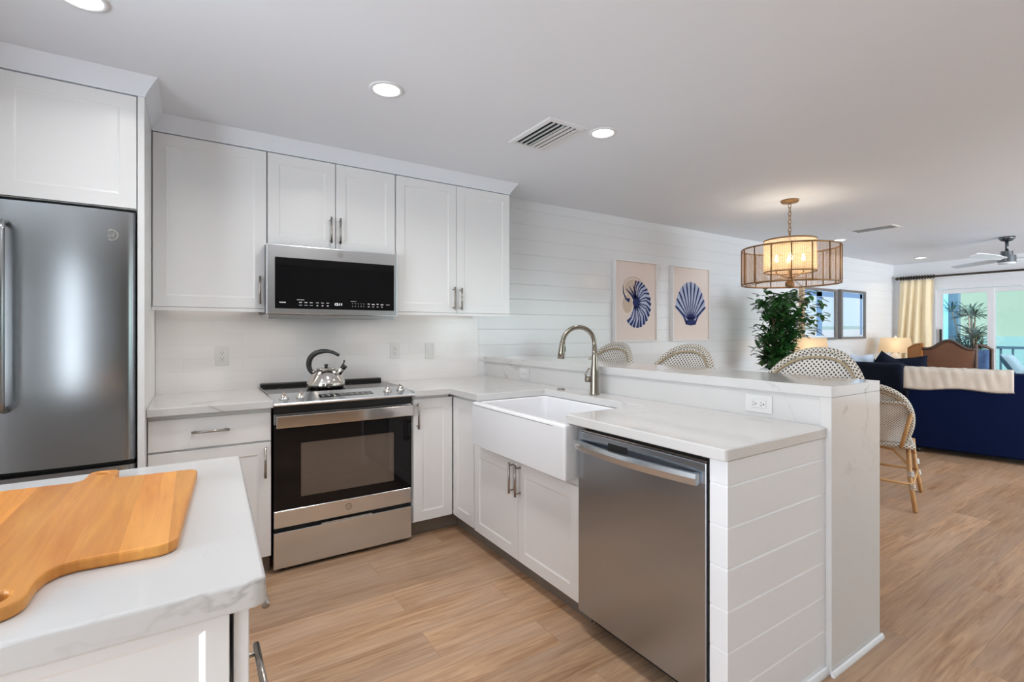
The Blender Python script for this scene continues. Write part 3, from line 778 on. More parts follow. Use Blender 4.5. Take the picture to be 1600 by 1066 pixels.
# ------------------------------------------------------------------ refrigerator
t = thing('refrigerator', 'slate stainless french-door refrigerator under a white cabinet', 'refrigerator', (-.68, 3.05, 0))
b = B(); b.box(-1.145, -.2185, 2.752, 3.42, .03, 1.775); b.box(-1.12, -.24, 2.78, 3.40, .002, .03); obj('body', b, M_BLACK, t)
def fdoor(x0, x1, z0, z1, y=2.688, bulge=.016, th=.058):
    b = B(); n = 14; r = .010
    pr = []
    for k in range(n + 1):
        s = k / n; x = x0 + (x1 - x0) * s; yy = y + bulge * (2 * s - 1) ** 2
        if k == 0: pr += [(x0, y + th), (x0, yy + r), (x0 + r * .3, yy + r * .3)]; continue
        if k == n: pr += [(x1 - r * .3, yy + r * .3), (x1, yy + r), (x1, y + th)]; continue
        pr.append((x, yy))
    m = len(pr); V = [(x, yy, z) for z in (z0, z1) for x, yy in pr]
    F = [(i, (i + 1) % m, m + (i + 1) % m, m + i) for i in range(m)]
    b.add(V, F, True); b.add(V, [tuple(range(m)), tuple(m + i for i in range(m))[::-1]])
    return b
dr = obj('door', fdoor(-.6745, -.2125, .712, 1.790), M_STEEL_D, t)
hb = B(); hb.tube([(-.618, 2.690, 1.70), (-.618, 2.644, 1.69), (-.618, 2.638, 1.66), (-.618, 2.638, 1.0), (-.618, 2.644, .97), (-.618, 2.690, .96)], .0125, 12); obj('handle', hb, M_STEEL_D, dr)
lb = B(); ring_logo(lb, frame_mat((-.293, 2.6945, 1.684), (1, 0, 0), VZ), .024); obj('badge', lb, M_STEEL_P, dr)
dl = obj('door', fdoor(-1.146, -.684, .712, 1.790), M_STEEL_D, t)
hb = B(); hb.tube([(-.718, 2.690, 1.70), (-.718, 2.630, 1.69), (-.718, 2.622, 1.66), (-.718, 2.622, 1.0), (-.718, 2.63, .97), (-.718, 2.690, .96)], .0135, 12); obj('handle', hb, M_STEEL_D, dl)
fz = obj('freezer_drawer', fdoor(-1.146, -.2125, .075, .690, bulge=.016), M_STEEL_D, t)
hb = B(); hb.tube([(-1.08, 2.700, .615), (-1.07, 2.632, .615), (-1.04, 2.622, .615), (-.32, 2.622, .615), (-.29, 2.632, .615), (-.28, 2.700, .615)], .0135, 12); obj('handle', hb, M_STEEL_D, fz)

# ------------------------------------------------------------------ microwave
t = thing('microwave', 'stainless over-the-range microwave with a black glass door', 'microwave', (.718, 3.2, 1.36))
mx0, mx1, my = .341, 1.098, 3.03
b = B(); b.box(mx0 + .002, mx1 - .002, my + .022, YW - .012, 1.374, 1.762); obj('body', b, M_BLACK, t)
# front frame with an opening
def frame_front(b, x0, x1, z0, z1, ix0, ix1, iz0, iz1, y, th, bev=.006):
    R = [[(x0, z0), (x1, z0), (x1, z1), (x0, z1)], None]
    V = []; F = []
    def ring(a0, a1, c0, c1, yy): return [(a0, yy, c0), (a1, yy, c0), (a1, yy, c1), (a0, yy, c1)]
    rings = [ring(x0, x1, z0, z1, y + th), ring(x0, x1, z0, z1, y + bev), ring(x0 + bev * .5, x1 - bev * .5, z0 + bev * .5, z1 - bev * .5, y + bev * .15),
             ring(x0 + bev, x1 - bev, z0 + bev, z1 - bev, y), ring(ix0, ix1, iz0, iz1, y), ring(ix0 + .001, ix1 - .001, iz0 + .001, iz1 - .001, y + .006)]
    for r in rings: V += r
    for i in range(len(rings) - 1):
        for k in range(4):
            l = (k + 1) % 4; F.append((i * 4 + k, i * 4 + l, i * 4 + 4 + l, i * 4 + 4 + k))
    b.add(V, F)
gx0, gx1, gz0, gz1 = .385, 1.075, 1.400, 1.690
b = B(); frame_front(b, mx0, mx1, 1.366, 1.764, gx0, gx1, gz0, gz1, my, .021); dr = obj('door', b, M_STEEL, t)
b = B(); b.box(gx0 + .0015, gx1 - .0015, my + .004, my + .02, gz0 + .0015, gz1 - .0015); gl = obj('glass', b, M_BGLASS, dr)
lb = B(); ring_logo(lb, frame_mat((.742, my - .0002, 1.728), (1, 0, 0), VZ), .016); obj('badge', lb, M_STEEL_P, dr)
# control strip printed along the bottom of the glass
b = B(); yk = my + .0036
def dash(b, x, z, w, h): b.box(x - w / 2, x + w / 2, yk - .0003, yk, z - h / 2, z + h / 2)
zr = 1.431
for k in range(3):
    dash(b, .520 + k * .029, zr + .006, .016, .0045); dash(b, .520 + k * .029, zr - .010, .017, .003)
obj('cook_keys', b, M_GREYPRINT, gl); b = B()
for k in range(3):
    dash(b, .612 + k * .029, zr + .006, .015, .004); dash(b, .612 + k * .029, zr - .010, .009, .007)
obj('power_keys', b, M_GREYPRINT, gl); b = B()
for k in range(5):
    for r in range(2): dash(b, .816 + k * .017, zr + .008 - r * .016, .004, .004)
obj('number_keys', b, M_GREYPRINT, gl); b = B()
for k in range(4): dash(b, .914 + k * .028, zr + .008 - (k % 2) * .002, .012 + .006 * (k % 2), .006); dash(b, .914 + k * .028, zr - .009, .011, .005)
dash(b, 1.035, zr + .006, .024, .004); obj('start_keys', b, M_GREYPRINT, gl)
b = B(); dash(b, .425, zr + .004, .034, .006); obj('wordmark', b, M_GREYPRINT, gl)
b = B(); dash(b, .52, zr + .021, .04, .004); obj('key_caption', b, M_GREYPRINT, gl)
b = B(); dash(b, .822, zr + .021, .034, .003); obj('key_caption', b, M_GREYPRINT, gl)
b = B(); text_mesh(b, '12:11', .022, frame_mat((.732, yk - .0003, zr), (1, 0, 0), VZ)); obj('clock_digits', b, M_WHITEPRINT, gl)
b = B(); b.box(mx0 + .012, mx1 - .012, my + .03, YW - .05, 1.352, 1.3735, .004); b.box(mx0 + .012, mx1 - .012, my + .024, my + .033, 1.344, 1.3735, .002, 1); obj('underside', b, M_STEEL, t)  # second box is a front lip added to hide the fill lamps
b = B(); b.box(.53, .90, my + .034, my + .12, 1.347, 1.3518, .001, 1); obj('vent_grille', b, M_BLACK, t)
for lx in (.45, .98):  # added fill lamps under the microwave, brightening the tile behind the range
    b = B(); b.box(lx - .05, lx + .05, my + .15, my + .21, 1.3495, 1.3518, .001, 1); obj('added_fill_lamp', b, M_STRIP, t)
    la = bpy.data.lights.new('added_fill_glow', 'AREA'); la.shape = 'RECTANGLE'; la.size = .1; la.size_y = .06; la.energy = P_UNDER_FILL * .5; la.color = (1, .90, .82)
    lo = bpy.data.objects.new('added_fill_glow', la); COL.objects.link(lo); lo.parent = t; lo.location = Vector((lx, my + .18, 1.3485)) - abs_loc(t)

# ------------------------------------------------------------------ range
rx0, rx1, ry = .351, 1.108, 2.815
t = thing('range', 'stainless slide-in electric range with a black glass oven door', 'stove', (.73, 3.1, 0))
b = B(); b.box(rx0 + .006, rx1 - .006, ry + .03, 3.40, .06, .872)
obj('body', b, M_BLACK, t)
for fx in (rx0 + .05, rx1 - .05):
    for fy in (ry + .06, 3.36):
        b = B(); b.cyl((fx, fy, .001), (fx, fy, .0595), .017, 12); obj('foot', b, M_BLACK, t)
# top: sloped control panel in front, glass behind
def top_panel(b, y0, y1, z0, z1, lip):
    V = []
    pr = [(y0, z0 - lip), (y0 - .004, z0 - lip * .5), (y0, z0), (y1, z1), (y1, z1 - .02), (y0 + .01, z0 - lip)]
    for x in (rx0 - .004, rx1 + .004): V += [(x, y, z) for y, z in pr]
    n = len(pr); F = [(i, (i + 1) % n, n + (i + 1) % n, n + i) for i in range(n)] + [tuple(range(n))[::-1], tuple(n + i for i in range(n))]
    b.add(V, F)
PY0, PY1, PZ0, PZ1 = 2.765, 2.985, .898, .924
def pz(y): return PZ0 + (PZ1 - PZ0) * (y - PY0) / (PY1 - PY0)
b = B(); top_panel(b, PY0, PY1, PZ0, PZ1, .014); cp = obj('control_panel', b, M_STEEL, t)
slope = Vector((0, PY1 - PY0, PZ1 - PZ0)).normalized(); pn = Vector((1, 0, 0)).cross(slope)
def on_panel(x, y, h=0): return Vector((x, y, pz(y))) + pn * h
b = B(); Mp = frame_mat(on_panel(.735, 2.868, .0006), (1, 0, 0), slope)
k = len(b.V); b.box(-.150, .150, -.034, .034, -.0004, .0004); b.xf(Mp, k); ds = obj('display', b, M_BGLASS, cp)
b = B()
for i in range(9):
    for j in range(2):
        if i in (4,) : continue
        k = len(b.V); xx = -.128 + i * .032; b.box(xx - .007, xx + .007, -.016 + j * .026, -.010 + j * .026, .0004, .0008); b.xf(Mp, k)
text_mesh(b, '12:11', .022, Mp @ Matrix.Translation((0, .003, .0006))); obj('display_marks', b, M_GREYPRINT, ds)
for kx, ky in ((.405, 2.852), (.490, 2.862), (.975, 2.862), (1.060, 2.875)):
    b = B(); k = len(b.V)
    b.lathe([(.0245, .0005), (.0245, .006), (.021, .009), (.018, .011), (.0165, .026), (.0001, .028)], (0, 0, 0), 26)
    b.box(-.0045, .0045, -.019, .019, .02, .036, .0015, 1)
    b.xf(frame_mat(on_panel(kx, ky), (1, 0, 0), slope), k); obj('knob', b, M_STEEL_P, cp)
b = B(); b.box(rx0 - .003, rx1 + .003, PY1 + .0005, 3.385, .905, .9235, .001, 1); ct = obj('cooktop', b, M_BGLASS, t)
for (cx, cy, r) in ((.52, 3.25, .09), (.93, 3.25, .075), (.55, 3.08, .07), (.9, 3.09, .1)):
    b = B(); n = 40; V = []; F = []
    for q in range(n):
        a = 2 * PI * q / n; V += [(cx + (r - .0012) * math.cos(a), cy + (r - .0012) * math.sin(a), .9237), (cx + r * math.cos(a), cy + r * math.sin(a), .9237)]
    for q in range(n): l = (q + 1) % n; F.append((2 * q, 2 * q + 1, 2 * l + 1, 2 * l))
    b.add(V, F); obj('burner_ring', b, M_TOE, ct)
b = B(); b.box(rx0 - .002, rx1 + .002, 3.386, 3.428, .905, .944, .006); obj('rear_trim', b, M_BLACK, t)
b = B(); b.box(rx0, rx1, ry + .004, ry + .029, .838, .8835); obj('front_fascia', b, M_BLACK, t)
# oven door: steel bands above and below, glass between, window in the glass
b = B(); b.box(rx0 + .002, rx1 - .002, ry, ry + .028, .236, .326, .002, 1); dr = obj('oven_door', b, M_STEEL, t)
b = B(); b.box(rx0 + .002, rx1 - .002, ry + .002, ry + .028, .778, .834, .002, 1); obj('upper_band', b, M_STEEL, dr)
wx0, wx1, wz0, wz1 = .485, .998, .385, .672
b = B(); y0, y1 = ry + .001, ry + .012
gx0, gx1, gz0, gz1 = rx0 + .002, rx1 - .002, .3265, .7775
b.box(gx0, wx0, y0, y1, gz0, gz1); b.box(wx1, gx1, y0, y1, gz0, gz1); b.box(wx0, wx1, y0, y1, gz0, wz0); b.box(wx0, wx1, y0, y1, wz1, gz1)
obj('door_glass', b, M_BGLASS, dr)
b = B(); b.box(wx0, wx1, y0 + .0004, y1 - .004, wz0, wz1); obj('window', b, M_OVGLASS, dr)
# cavity behind the window, with racks
b = B(); ca = .012
cx0, cx1, cy0, cy1, cz0, cz1 = wx0 - .03, wx1 + .03, y1 + .0005, 3.30, wz0 - .04, wz1 + .04
V = [(x, y, z) for z in (cz0, cz1) for y in (cy0, cy1) for x in (cx0, cx1)]
b.add(V, [(0, 1, 3, 2), (4, 6, 7, 5), (2, 3, 7, 6), (0, 2, 6, 4), (1, 5, 7, 3)]); 
# body is cut open for the cavity: rebuild the body as a hollow shell
old = [c for c in t.children if c.name.startswith('body')][0]
me = old.data; nb = B()
X0, X1, Y0, Y1, Z0, Z1 = rx0 + .006, rx1 - .006, ry + .03, 3.40, .06, .872
nb.box(X0, cx0, Y0, Y1, Z0, Z1); nb.box(cx1, X1, Y0, Y1, Z0, Z1); nb.box(cx0, cx1, Y0, Y1, Z0, cz0); nb.box(cx0, cx1, Y0, Y1, cz1, Z1); nb.box(cx0, cx1, cy1, Y1, cz0, cz1)
m2 = mesh_of('body', nb, M_BLACK); m2.transform(Matrix.Translation(-abs_loc(t))); old.data = m2
obj('oven_cavity', b, M_OVENIN, t, fix=False)
for zz in (.455, .560):
    b = B()
    for q in range(12):
        yy = ry + .09 + q * .035; b.cyl((cx0 + .002, yy, zz), (cx1 - .002, yy, zz), .0022, 6)
    for xx in (cx0 + .03, cx1 - .03): b.cyl((xx, ry + .08, zz - .004), (xx, 3.28, zz - .004), .003, 6)
    obj('oven_rack', b, M_STEEL_P, t)
hb = B(); hb.box(rx0 + .008, rx1 - .008, ry - .052, ry - .036, .768, .832, .004); hb.box(rx0 + .03, rx0 + .06, ry - .037, ry + .003, .785, .815, .002, 1); hb.box(rx1 - .06, rx1 - .03, ry - .037, ry + .003, .785, .815, .002, 1)
obj('handle', hb, M_STEEL_P, dr)
lb = B(); ring_logo(lb, frame_mat((.735, ry - .0002, .283), (1, 0, 0), VZ), .019); obj('badge', lb, M_NICKEL, dr)
b = B(); b.box(rx0 + .001, rx1 - .001, ry - .002, ry + .028, .024, .2135, .003, 2); b.box(rx0 + .24, rx1 - .24, ry + .004, ry + .024, .214, .219); obj('storage_drawer', b, M_STEEL, t)

# ------------------------------------------------------------------ kettle
kx, ky, kz = .690, 3.165, .9242
t = thing('kettle', 'polished steel stovetop kettle with a curved black handle on the range', 'kettle', (kx, ky, kz))
b = B(); b.lathe([(.0001, .0003), (.100, .0005), (.106, .004), (.111, .010), (.1135, .018), (.1105, .036), (.101, .056), (.088, .077), (.072, .097), (.060, .107), (.050, .1105)], (kx, ky, kz), 48); obj('body', b, M_STEEL_P, t)
b = B(); b.lathe([(.058, .1115), (.060, .114), (.052, .118), (.03, .123), (.010, .126), (.008, .127)], (kx, ky, kz), 36); ld = obj('lid', b, M_STEEL_P, t)
b = B(); b.lathe([(.007, .127), (.010, .131), (.013, .136), (.012, .141), (.0001, .144)], (kx, ky, kz), 20); obj('lid_knob', b, M_BLACK, ld)
ax = Vector((math.cos(-.55), math.sin(-.55), 0))                   # the kettle's own axis, spout to the right
def kp(r, z): return Vector((kx, ky, kz)) + ax * r + Vector((0, 0, z))
hp = [kp(-.080, .085), kp(-.098, .108), kp(-.106, .140), kp(-.098, .178), kp(-.072, .206), kp(-.035, .220), kp(.006, .223), kp(.045, .214), kp(.078, .197)]
b = B()
def smooth_path(P, sub=5):
    out = []
    for i in range(len(P) - 1):
        p0 = P[max(i - 1, 0)]; p1 = P[i]; p2 = P[i + 1]; p3 = P[min(i + 2, len(P) - 1)]
        for k in range(sub):
            s = k / sub
            out.append(.5 * ((2 * p1) + (p2 - p0) * s + (2 * p0 - 5 * p1 + 4 * p2 - p3) * s * s + (3 * p1 - p0 - 3 * p2 + p3) * s ** 3))
    out.append(P[-1]); return out
hs = smooth_path(hp); b.tube(hs, [.0115 + .0055 * math.sin(PI * min(1, i / (len(hs) - 1) * 1.3)) if i < len(hs) * .77 else .010 for i in range(len(hs))], 12); obj('handle', b, M_BLACK, t)
b = B(); b.tube([kp(-.088, .10), kp(-.064, .090), kp(-.05, .095)], .011, 10); obj('handle_bracket', b, M_STEEL_P, t)
b = B(); b.tube([kp(.062, .072), kp(.088, .102), kp(.108, .126)], [.021, .017, .015], 14); sp = obj('spout', b, M_STEEL_P, t)
b = B(); b.tube([kp(.100, .116), kp(.116, .134)], .0165, 14); b.tube([kp(.098, .132), kp(.108, .150), kp(.112, .166)], [.006, .004, .006], 8); obj('whistle_cap', b, M_BLACK, sp)

# ------------------------------------------------------------------ sink, faucet, air switch
t = thing('apron_sink', 'white fireclay apron-front sink set into the peninsula counter', 'sink', (1.55, 2.03, .632))
ax0, ax1, ay0, ay1, az0, az1 = 1.315, 1.835, 1.612, 2.435, .633, .8745
b = B()
def rbox(b, poly0, z0, z1): pass
bm = bmesh.new()
ox = [(ax0, ay0), (ax1, ay0), (ax1, ay1), (ax0, ay1)]
ix = [(ax0 + .042, 1.647), (1.808, 1.647), (1.808, 2.405), (ax0 + .042, 2.405)]
def bev_rect(x0, y0, x1, y1, r, n=4):
    out = []
    for cx, cy, a0 in ((x1 - r, y0 + r, -PI / 2), (x1 - r, y1 - r, 0), (x0 + r, y1 - r, PI / 2), (x0 + r, y0 + r, PI)):
        for k in range(n + 1):
            a = a0 + PI / 2 * k / n; out.append((cx + r * math.cos(a), cy + r * math.sin(a)))
    return out
def rings_mesh(b, rings, capA=True, capB=True, smooth=False):
    n = len(rings[0]); V = [p for r in rings for p in r]; F = []
    for i in range(len(rings) - 1):
        for k in range(n):
            l = (k + 1) % n; F.append((i * n + k, i * n + l, (i + 1) * n + l, (i + 1) * n + k))
    if capA: F.append(tuple(range(n))[::-1])
    if capB: F.append(tuple((len(rings) - 1) * n + k for k in range(n)))
    b.add(V, F, smooth)
O = lambda d, z: [(x, y, z) for x, y in bev_rect(ax0 + d, ay0 + d, ax1 - d, ay1 - d, .012 - min(d, .008))]
I = lambda d, z, r=.03: [(x, y, z) for x, y in bev_rect(ax0 + .036 + d, 1.650 + d, 1.806 - d, 2.402 - d, r)]
rings_mesh(b, [O(.006, az0), O(0, az0 + .006), O(0, az1 - .014), O(.002, az1 - .007), O(.008, az1 - .001), O(.014, az1), I(-.006, az1), I(0, az1 - .006), I(.004, .70), I(.03, .672), I(.06, .668)], True, True)
obj('basin', b, M_CERAMIC, t); bm.free()
b = B(); b.box(ax0 - .0006, ax0 + .004, 1.69, ay1 - .012, .8575, .8602); obj('rim_dark_line', b, M_TOE, t)  # thin dark strip across the apron just below its rim
b = B(); b.lathe([(.0001, .0012), (.03, .0012), (.045, .0006)], (1.60, 2.03, .6685), 24, cap=False); obj('drain', b, M_NICKEL, t)

fx, fy = 1.893, 2.055
t = thing('faucet', 'tall brushed nickel gooseneck faucet behind the apron sink', 'faucet', (fx, fy, .9145))
b = B(); b.lathe([(.0275, 0), (.0275, .004), (.0255, .02), (.0245, .10), (.0225, .14), (.0175, .175), (.0145, .22), (.0135, .26)], (fx, fy, .9145), 28); obj('body', b, M_FAUCET, t)
sd = Vector((-.93, .36, 0)).normalized()
P = [Vector((fx, fy, 1.150))]
R = .094; cz = 1.200
for k in range(0, 15):
    a = PI * k / 14 * .95
    P.append(Vector((fx, fy, cz)) + sd * (R - R * math.cos(a)) + Vector((0, 0, R * math.sin(a))))
P2 = P[-1] + (P[-1] - P[-2]).normalized() * .006
b = B(); b.tube(P + [P2], .0128, 14); nk = obj('neck', b, M_FAUCET, t)
hd0 = P2; hd1 = P2 + (sd * .10 + Vector((0, 0, -1))).normalized() * .092
b = B(); b.tube([hd0 + Vector((0, 0, .003)), hd0.lerp(hd1, .15), hd0.lerp(hd1, .6), hd1], [.0142, .0155, .0185, .0195], 18); sh = obj('spray_head', b, M_FAUCET, t)
b = B(); q = hd0.lerp(hd1, .35) - sd * .016; b.box(q.x - .004, q.x + .004, q.y - .005, q.y + .005, q.z - .02, q.z + .012, .002, 1); obj('spray_button', b, M_BLACK, sh)
b = B(); hc = Vector((fx, fy, 1.0)); lv = Vector((-.62, .78, 0)).normalized()
b.tube([hc + lv * .018, hc + lv * .052], [.016, .017], 16); b.tube([hc + lv * .045, hc + lv * .052 + Vector((0, 0, .03)), hc + lv * .03 + Vector((0, 0, .062))], [.006, .005, .0045], 10); obj('lever', b, M_FAUCET, t)
b = B(); b.lathe([(.024, 0), (.024, .004), (.019, .007), (.017, .0085), (.0001, .009)], (1.884, 2.342, .9145), 26); tag(obj('air_switch_button', b, M_NICKEL), 'small round nickel button on the counter left of the faucet', 'button')

# ------------------------------------------------------------------ dishwasher
t = thing('dishwasher', 'stainless dishwasher with a bowed handle under the peninsula counter', 'dishwasher', (1.65, 1.28, 0))
dy0, dy1, dx = .966, 1.588, 1.366
b = B(); b.box(dx + .045, 1.96, dy0 + .004, dy1 - .004, .10, .866); b.box(dx + .10, dx + .12, dy0, dy1, .002, .0995); obj('body', b, M_BLACK, t)
b = B(); b.box(dx, dx + .04, dy0, dy1 - .004, .092, .851, .004, 2); dr = obj('door', b, M_STEEL_W, t)
b = B(); b.box(dx + .006, dx + .04, dy0 + .002, dy1 - .006, .8515, .857, .001, 1); obj('control_strip', b, M_STEEL_P, dr)
b = B(); b.box(dx - .0008, dx - .0002, 1.305, 1.405, .806, .832); obj('display_window', b, M_DARK, dr)
b = B(); n = 24
V = []
for i in range(n + 1):
    s = i / n; y = (dy1 - .006) + ((dy0 + .022) - (dy1 - .006)) * s
    o = .018 + .030 * math.sin(PI * (.06 + .94 * s) ** .9) ** .7 if 0 < s < 1 else .020
    o = .016 + .034 * (math.sin(PI * (s * .86 + .07)))
    xo = dx - o
    V += [(xo, y, .778), (xo - .003, y, .800), (xo, y, .815), (xo + .014, y, .815), (xo + .014, y, .778)]
F = []
for i in range(n):
    for k in range(5): l = (k + 1) % 5; F.append((i * 5 + k, i * 5 + l, i * 5 + 5 + l, i * 5 + 5 + k))
F += [(0, 1, 2, 3, 4), tuple(n * 5 + k for k in range(5))[::-1]]
b.add(V, F); b.box(dx - .012, dx + .001, dy1 - .026, dy1 - .010, .780, .812); b.box(dx - .012, dx + .001, dy0 + .026, dy0 + .045, .780, .812); hh = obj('handle', b, M_STEEL, dr)
b = B()
for k in range(4): b.box(dx - .034, dx - .0325, 1.5555 - k * .006, 1.5595 - k * .006, .799, .806)
obj('handle_lettering', b, M_GREYPRINT, hh)

# ------------------------------------------------------------------ outlets and switch
def outlet(label, c, u, v, kind='outlet'):
    nme = 'light_switch' if kind == 'switch' else 'power_outlet'
    t = thing(nme, label, 'switch' if kind == 'switch' else 'outlet', c, 'white wall outlets' if kind != 'switch' else None)
    M = frame_mat(c, u, v)
    b = B(); k = 0; b.box(-.036, .036, -.058, .058, .0006, .006, .002, 2); b.xf(M, 0); pl = obj('plate', b, M_PLATE, t)
    b = B(); b.box(-.0165, .0165, -.034, .034, .0062, .009, .0012, 1); b.xf(M, 0); ins = obj('rocker' if kind == 'switch' else 'socket_face', b, M_PLATE, t)
    if kind != 'switch':
        b = B()
        for s in (-1, 1):
            b.box(-.0075, -.0055, s * .017 - .001, s * .017 + .007, .0088, .0094); b.box(.0055, .0075, s * .017 - .001, s * .017 + .006, .0088, .0094)
            k = len(b.V); b.lathe([(.0001, .0094), (.0028, .0094), (.0028, .0086)], (0, s * .017 - .0075, 0), 12, cap=False)
        b.xf(M, 0); obj('slots', b, M_SLOT, ins)
    return t
outlet('white double outlet on the tile left of the range', (.147, YT, 1.123), UX, VZ)
outlet('white double outlet on the tile right of the kettle', (1.223, YT, 1.130), UX, VZ)
outlet('white rocker switch on the tile under the right wall cabinet', (1.492, YT, 1.124), UX, VZ, 'switch')
outlet('white sideways double outlet on the bar riser near the waterfall end', (1.985, 1.153, .968), VZ, (0, 1, 0))
outlet('white sideways double outlet on the bar riser left of the faucet, near the back wall', (1.985, 2.88, .966), VZ, (0, 1, 0))

# ------------------------------------------------------------------ island and cutting board
t = thing('island_cabinet', 'white kitchen island cabinet with drawers under a quartz slab', 'island', (-.7, 1.2, 0))
ix1 = .045
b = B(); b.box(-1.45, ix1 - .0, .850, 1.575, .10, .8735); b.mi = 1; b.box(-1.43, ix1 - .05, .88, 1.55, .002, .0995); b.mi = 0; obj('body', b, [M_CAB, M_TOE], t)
b = B(); shaker(b, (-1.45, .829, .10), UX, VZ, 1.45 + ix1, .7725, .0205, .030, .008, .008); obj('end_panel', b, M_CAB, t)
for z0, z1 in ((.716, .868), (.505, .708), (.108, .497)):
    b = B(); k = len(b.V); b.box(ix1 + .006, ix1 + .026, .836, 1.570, z0, z1, .0015, 1); dd = obj('drawer', b, M_CAB, t)
    hb = B(); pull(hb, (ix1 + .026, 1.035 if z0 < .7 else 1.035, (z0 + z1) / 2 + (.0 if z0 > .7 else .03 if z0 > .4 else .08)), (0, 1, 0), (1, 0, 0), .16, .0065, .036, .05); obj('handle', hb, M_NICKEL, dd)
    hb = B(); pull(hb, (ix1 + .026, 1.40, (z0 + z1) / 2 + (.0 if z0 > .7 else .03 if z0 > .4 else .08)), (0, 1, 0), (1, 0, 0), .16, .0065, .036, .05); obj('handle', hb, M_NICKEL, dd)
b = B(); r = .008
b.prism([(-1.5, 1.612), (-1.5, .79), (.083 - r, .79), (.0875, .7945), (.090, .80), (.112, 1.604), (.104, 1.612)], .874, .914, .005, 3); tag(obj('island_countertop', b, M_QUARTZ), 'white quartz island slab under the wooden cutting board', 'countertop', 'white quartz counters')

def cutting_board():
    cx = -.2
    hw, y0, y1 = .194, .965, 1.452
    pts = []
    def arc(x, y, r, a0, a1, n=7):
        return [(x + r * math.cos(a0 + (a1 - a0) * k / n), y + r * math.sin(a0 + (a1 - a0) * k / n)) for k in range(n + 1)]
    # counter-clockwise from the near right corner
    pts += arc(hw - .03, y0 + .03, .03, -PI / 2, 0)
    pts += arc(hw - .022, y1 - .022, .022, 0, PI / 2)
    # far handle
    pts += [(.046, y1), (.032, y1 + .010), (.028, y1 + .022)] + arc(.010, y1 + .072, .018, 0, PI / 2, 5) + arc(-.010, y1 + .072, .018, PI / 2, PI, 5) + [(-.028, y1 + .022), (-.032, y1 + .010), (-.046, y1)]
    pts += arc(-hw + .022, y1 - .022, .022, PI / 2, PI)
    pts += arc(-hw + .03, y0 + .03, .03, PI, 1.5 * PI)
    # near handle with flared neck
    pts += [(-.072, y0), (-.054, y0 - .008), (-.044, y0 - .024), (-.040, y0 - .05)] + arc(-.008, y0 - .090, .034, PI, 1.5 * PI, 6) + arc(.008, y0 - .090, .034, 1.5 * PI, 2 * PI, 6) + [(.040, y0 - .05), (.044, y0 - .024), (.054, y0 - .008), (.072, y0)]
    holes = [[(.006 + .017 * math.cos(a), y0 - .085 + .020 * math.sin(a)) for a in [2 * PI * k / 16 for k in range(16)]],
             [(.0 + .013 * math.cos(a), y1 + .062 + .011 * math.sin(a)) for a in [2 * PI * k / 16 for k in range(16)]]]
    bm = bmesh.new()
    es = []
    for loop in [pts] + holes:
        vsx = [bm.verts.new((x, y, 0)) for x, y in loop]
        es += [bm.edges.new((vsx[i], vsx[(i + 1) % len(vsx)])) for i in range(len(vsx))]
    bmesh.ops.triangle_fill(bm, use_beauty=True, use_dissolve=False, edges=es)
    r = bmesh.ops.extrude_face_region(bm, geom=list(bm.faces))
    bmesh.ops.translate(bm, vec=(0, 0, .019), verts=[v for v in r['geom'] if isinstance(v, bmesh.types.BMVert)])
    bmesh.ops.recalc_face_normals(bm, faces=bm.faces)
    rim = [e for e in bm.edges if len(e.link_faces) == 2 and abs(e.calc_face_angle(0)) > 1.2]
    bmesh.ops.bevel(bm, geom=rim, offset=.004, segments=2, profile=.5, affect='EDGES')
    bm.verts.index_update()
    b = B(); b.add([v.co.copy() for v in bm.verts], [[v.index for v in f.verts] for f in bm.faces]); bm.free()
    M = Matrix.Translation((cx, 1.2, .9145)) @ Matrix.Rotation(-.066, 4, 'Z') @ Matrix.Translation((0, -1.2, 0))
    b.xf(M); return b
tag(obj('cutting_board', cutting_board(), M_BOARD), 'honey-coloured wooden cutting board with two handles on the island', 'cutting board')

# ------------------------------------------------------------------ wall art
def shadow_box(x0, x1, z0, z1, label, draw):
    y = YW - .0015; d = .045
    t = thing('framed_picture', label, 'picture', ((x0 + x1) / 2, y, z0), 'shell pictures on the shiplap wall')
    f = .012
    b = B(); b.box(x0, x0 + f, y - d, y, z0, z1); b.box(x1 - f, x1, y - d, y, z0, z1); b.box(x0 + f, x1 - f, y - d, y, z0, z0 + f); b.box(x0 + f, x1 - f, y - d, y, z1 - f, z1); obj('frame', b, M_FRAMEW, t)
    b = B(); b.mi = 0; b.box(x0 + f + .001, x1 - f - .001, y - .026, y - .002, z0 + f + .001, z1 - f - .001)
    draw(b, (x0 + x1) / 2, (z0 + z1) / 2, y - .0265, (x1 - x0) / 2 - f, (z1 - z0) / 2 - f)
    obj('canvas', b, [M_CANVAS, M_INK, M_INKPALE, M_INKTAN], t)
    return t
def stroke(b, pts, w, y, layer):
    """flat brush stroke in the picture plane, tapered widths"""
    n = len(pts); yy = y - .0004 - layer * .0005; V = []
    for i in range(n):
        a = pts[max(i - 1, 0)]; c = pts[min(i + 1, n - 1)]
        dx, dz = c[0] - a[0], c[1] - a[1]; L = math.hypot(dx, dz) or 1
        wi = (w[i] if isinstance(w, list) else w) / 2
        V += [(pts[i][0] - dz / L * wi, yy, pts[i][1] + dx / L * wi), (pts[i][0] + dz / L * wi, yy, pts[i][1] - dx / L * wi)]
    b.add(V, [(2 * i, 2 * i + 1, 2 * i + 3, 2 * i + 2) for i in range(n - 1)])
def fan_poly(b, pts, y, layer):
    yy = y - .0004 - layer * .0005; b.add([(p[0], yy, p[1]) for p in pts], [tuple(range(len(pts)))])
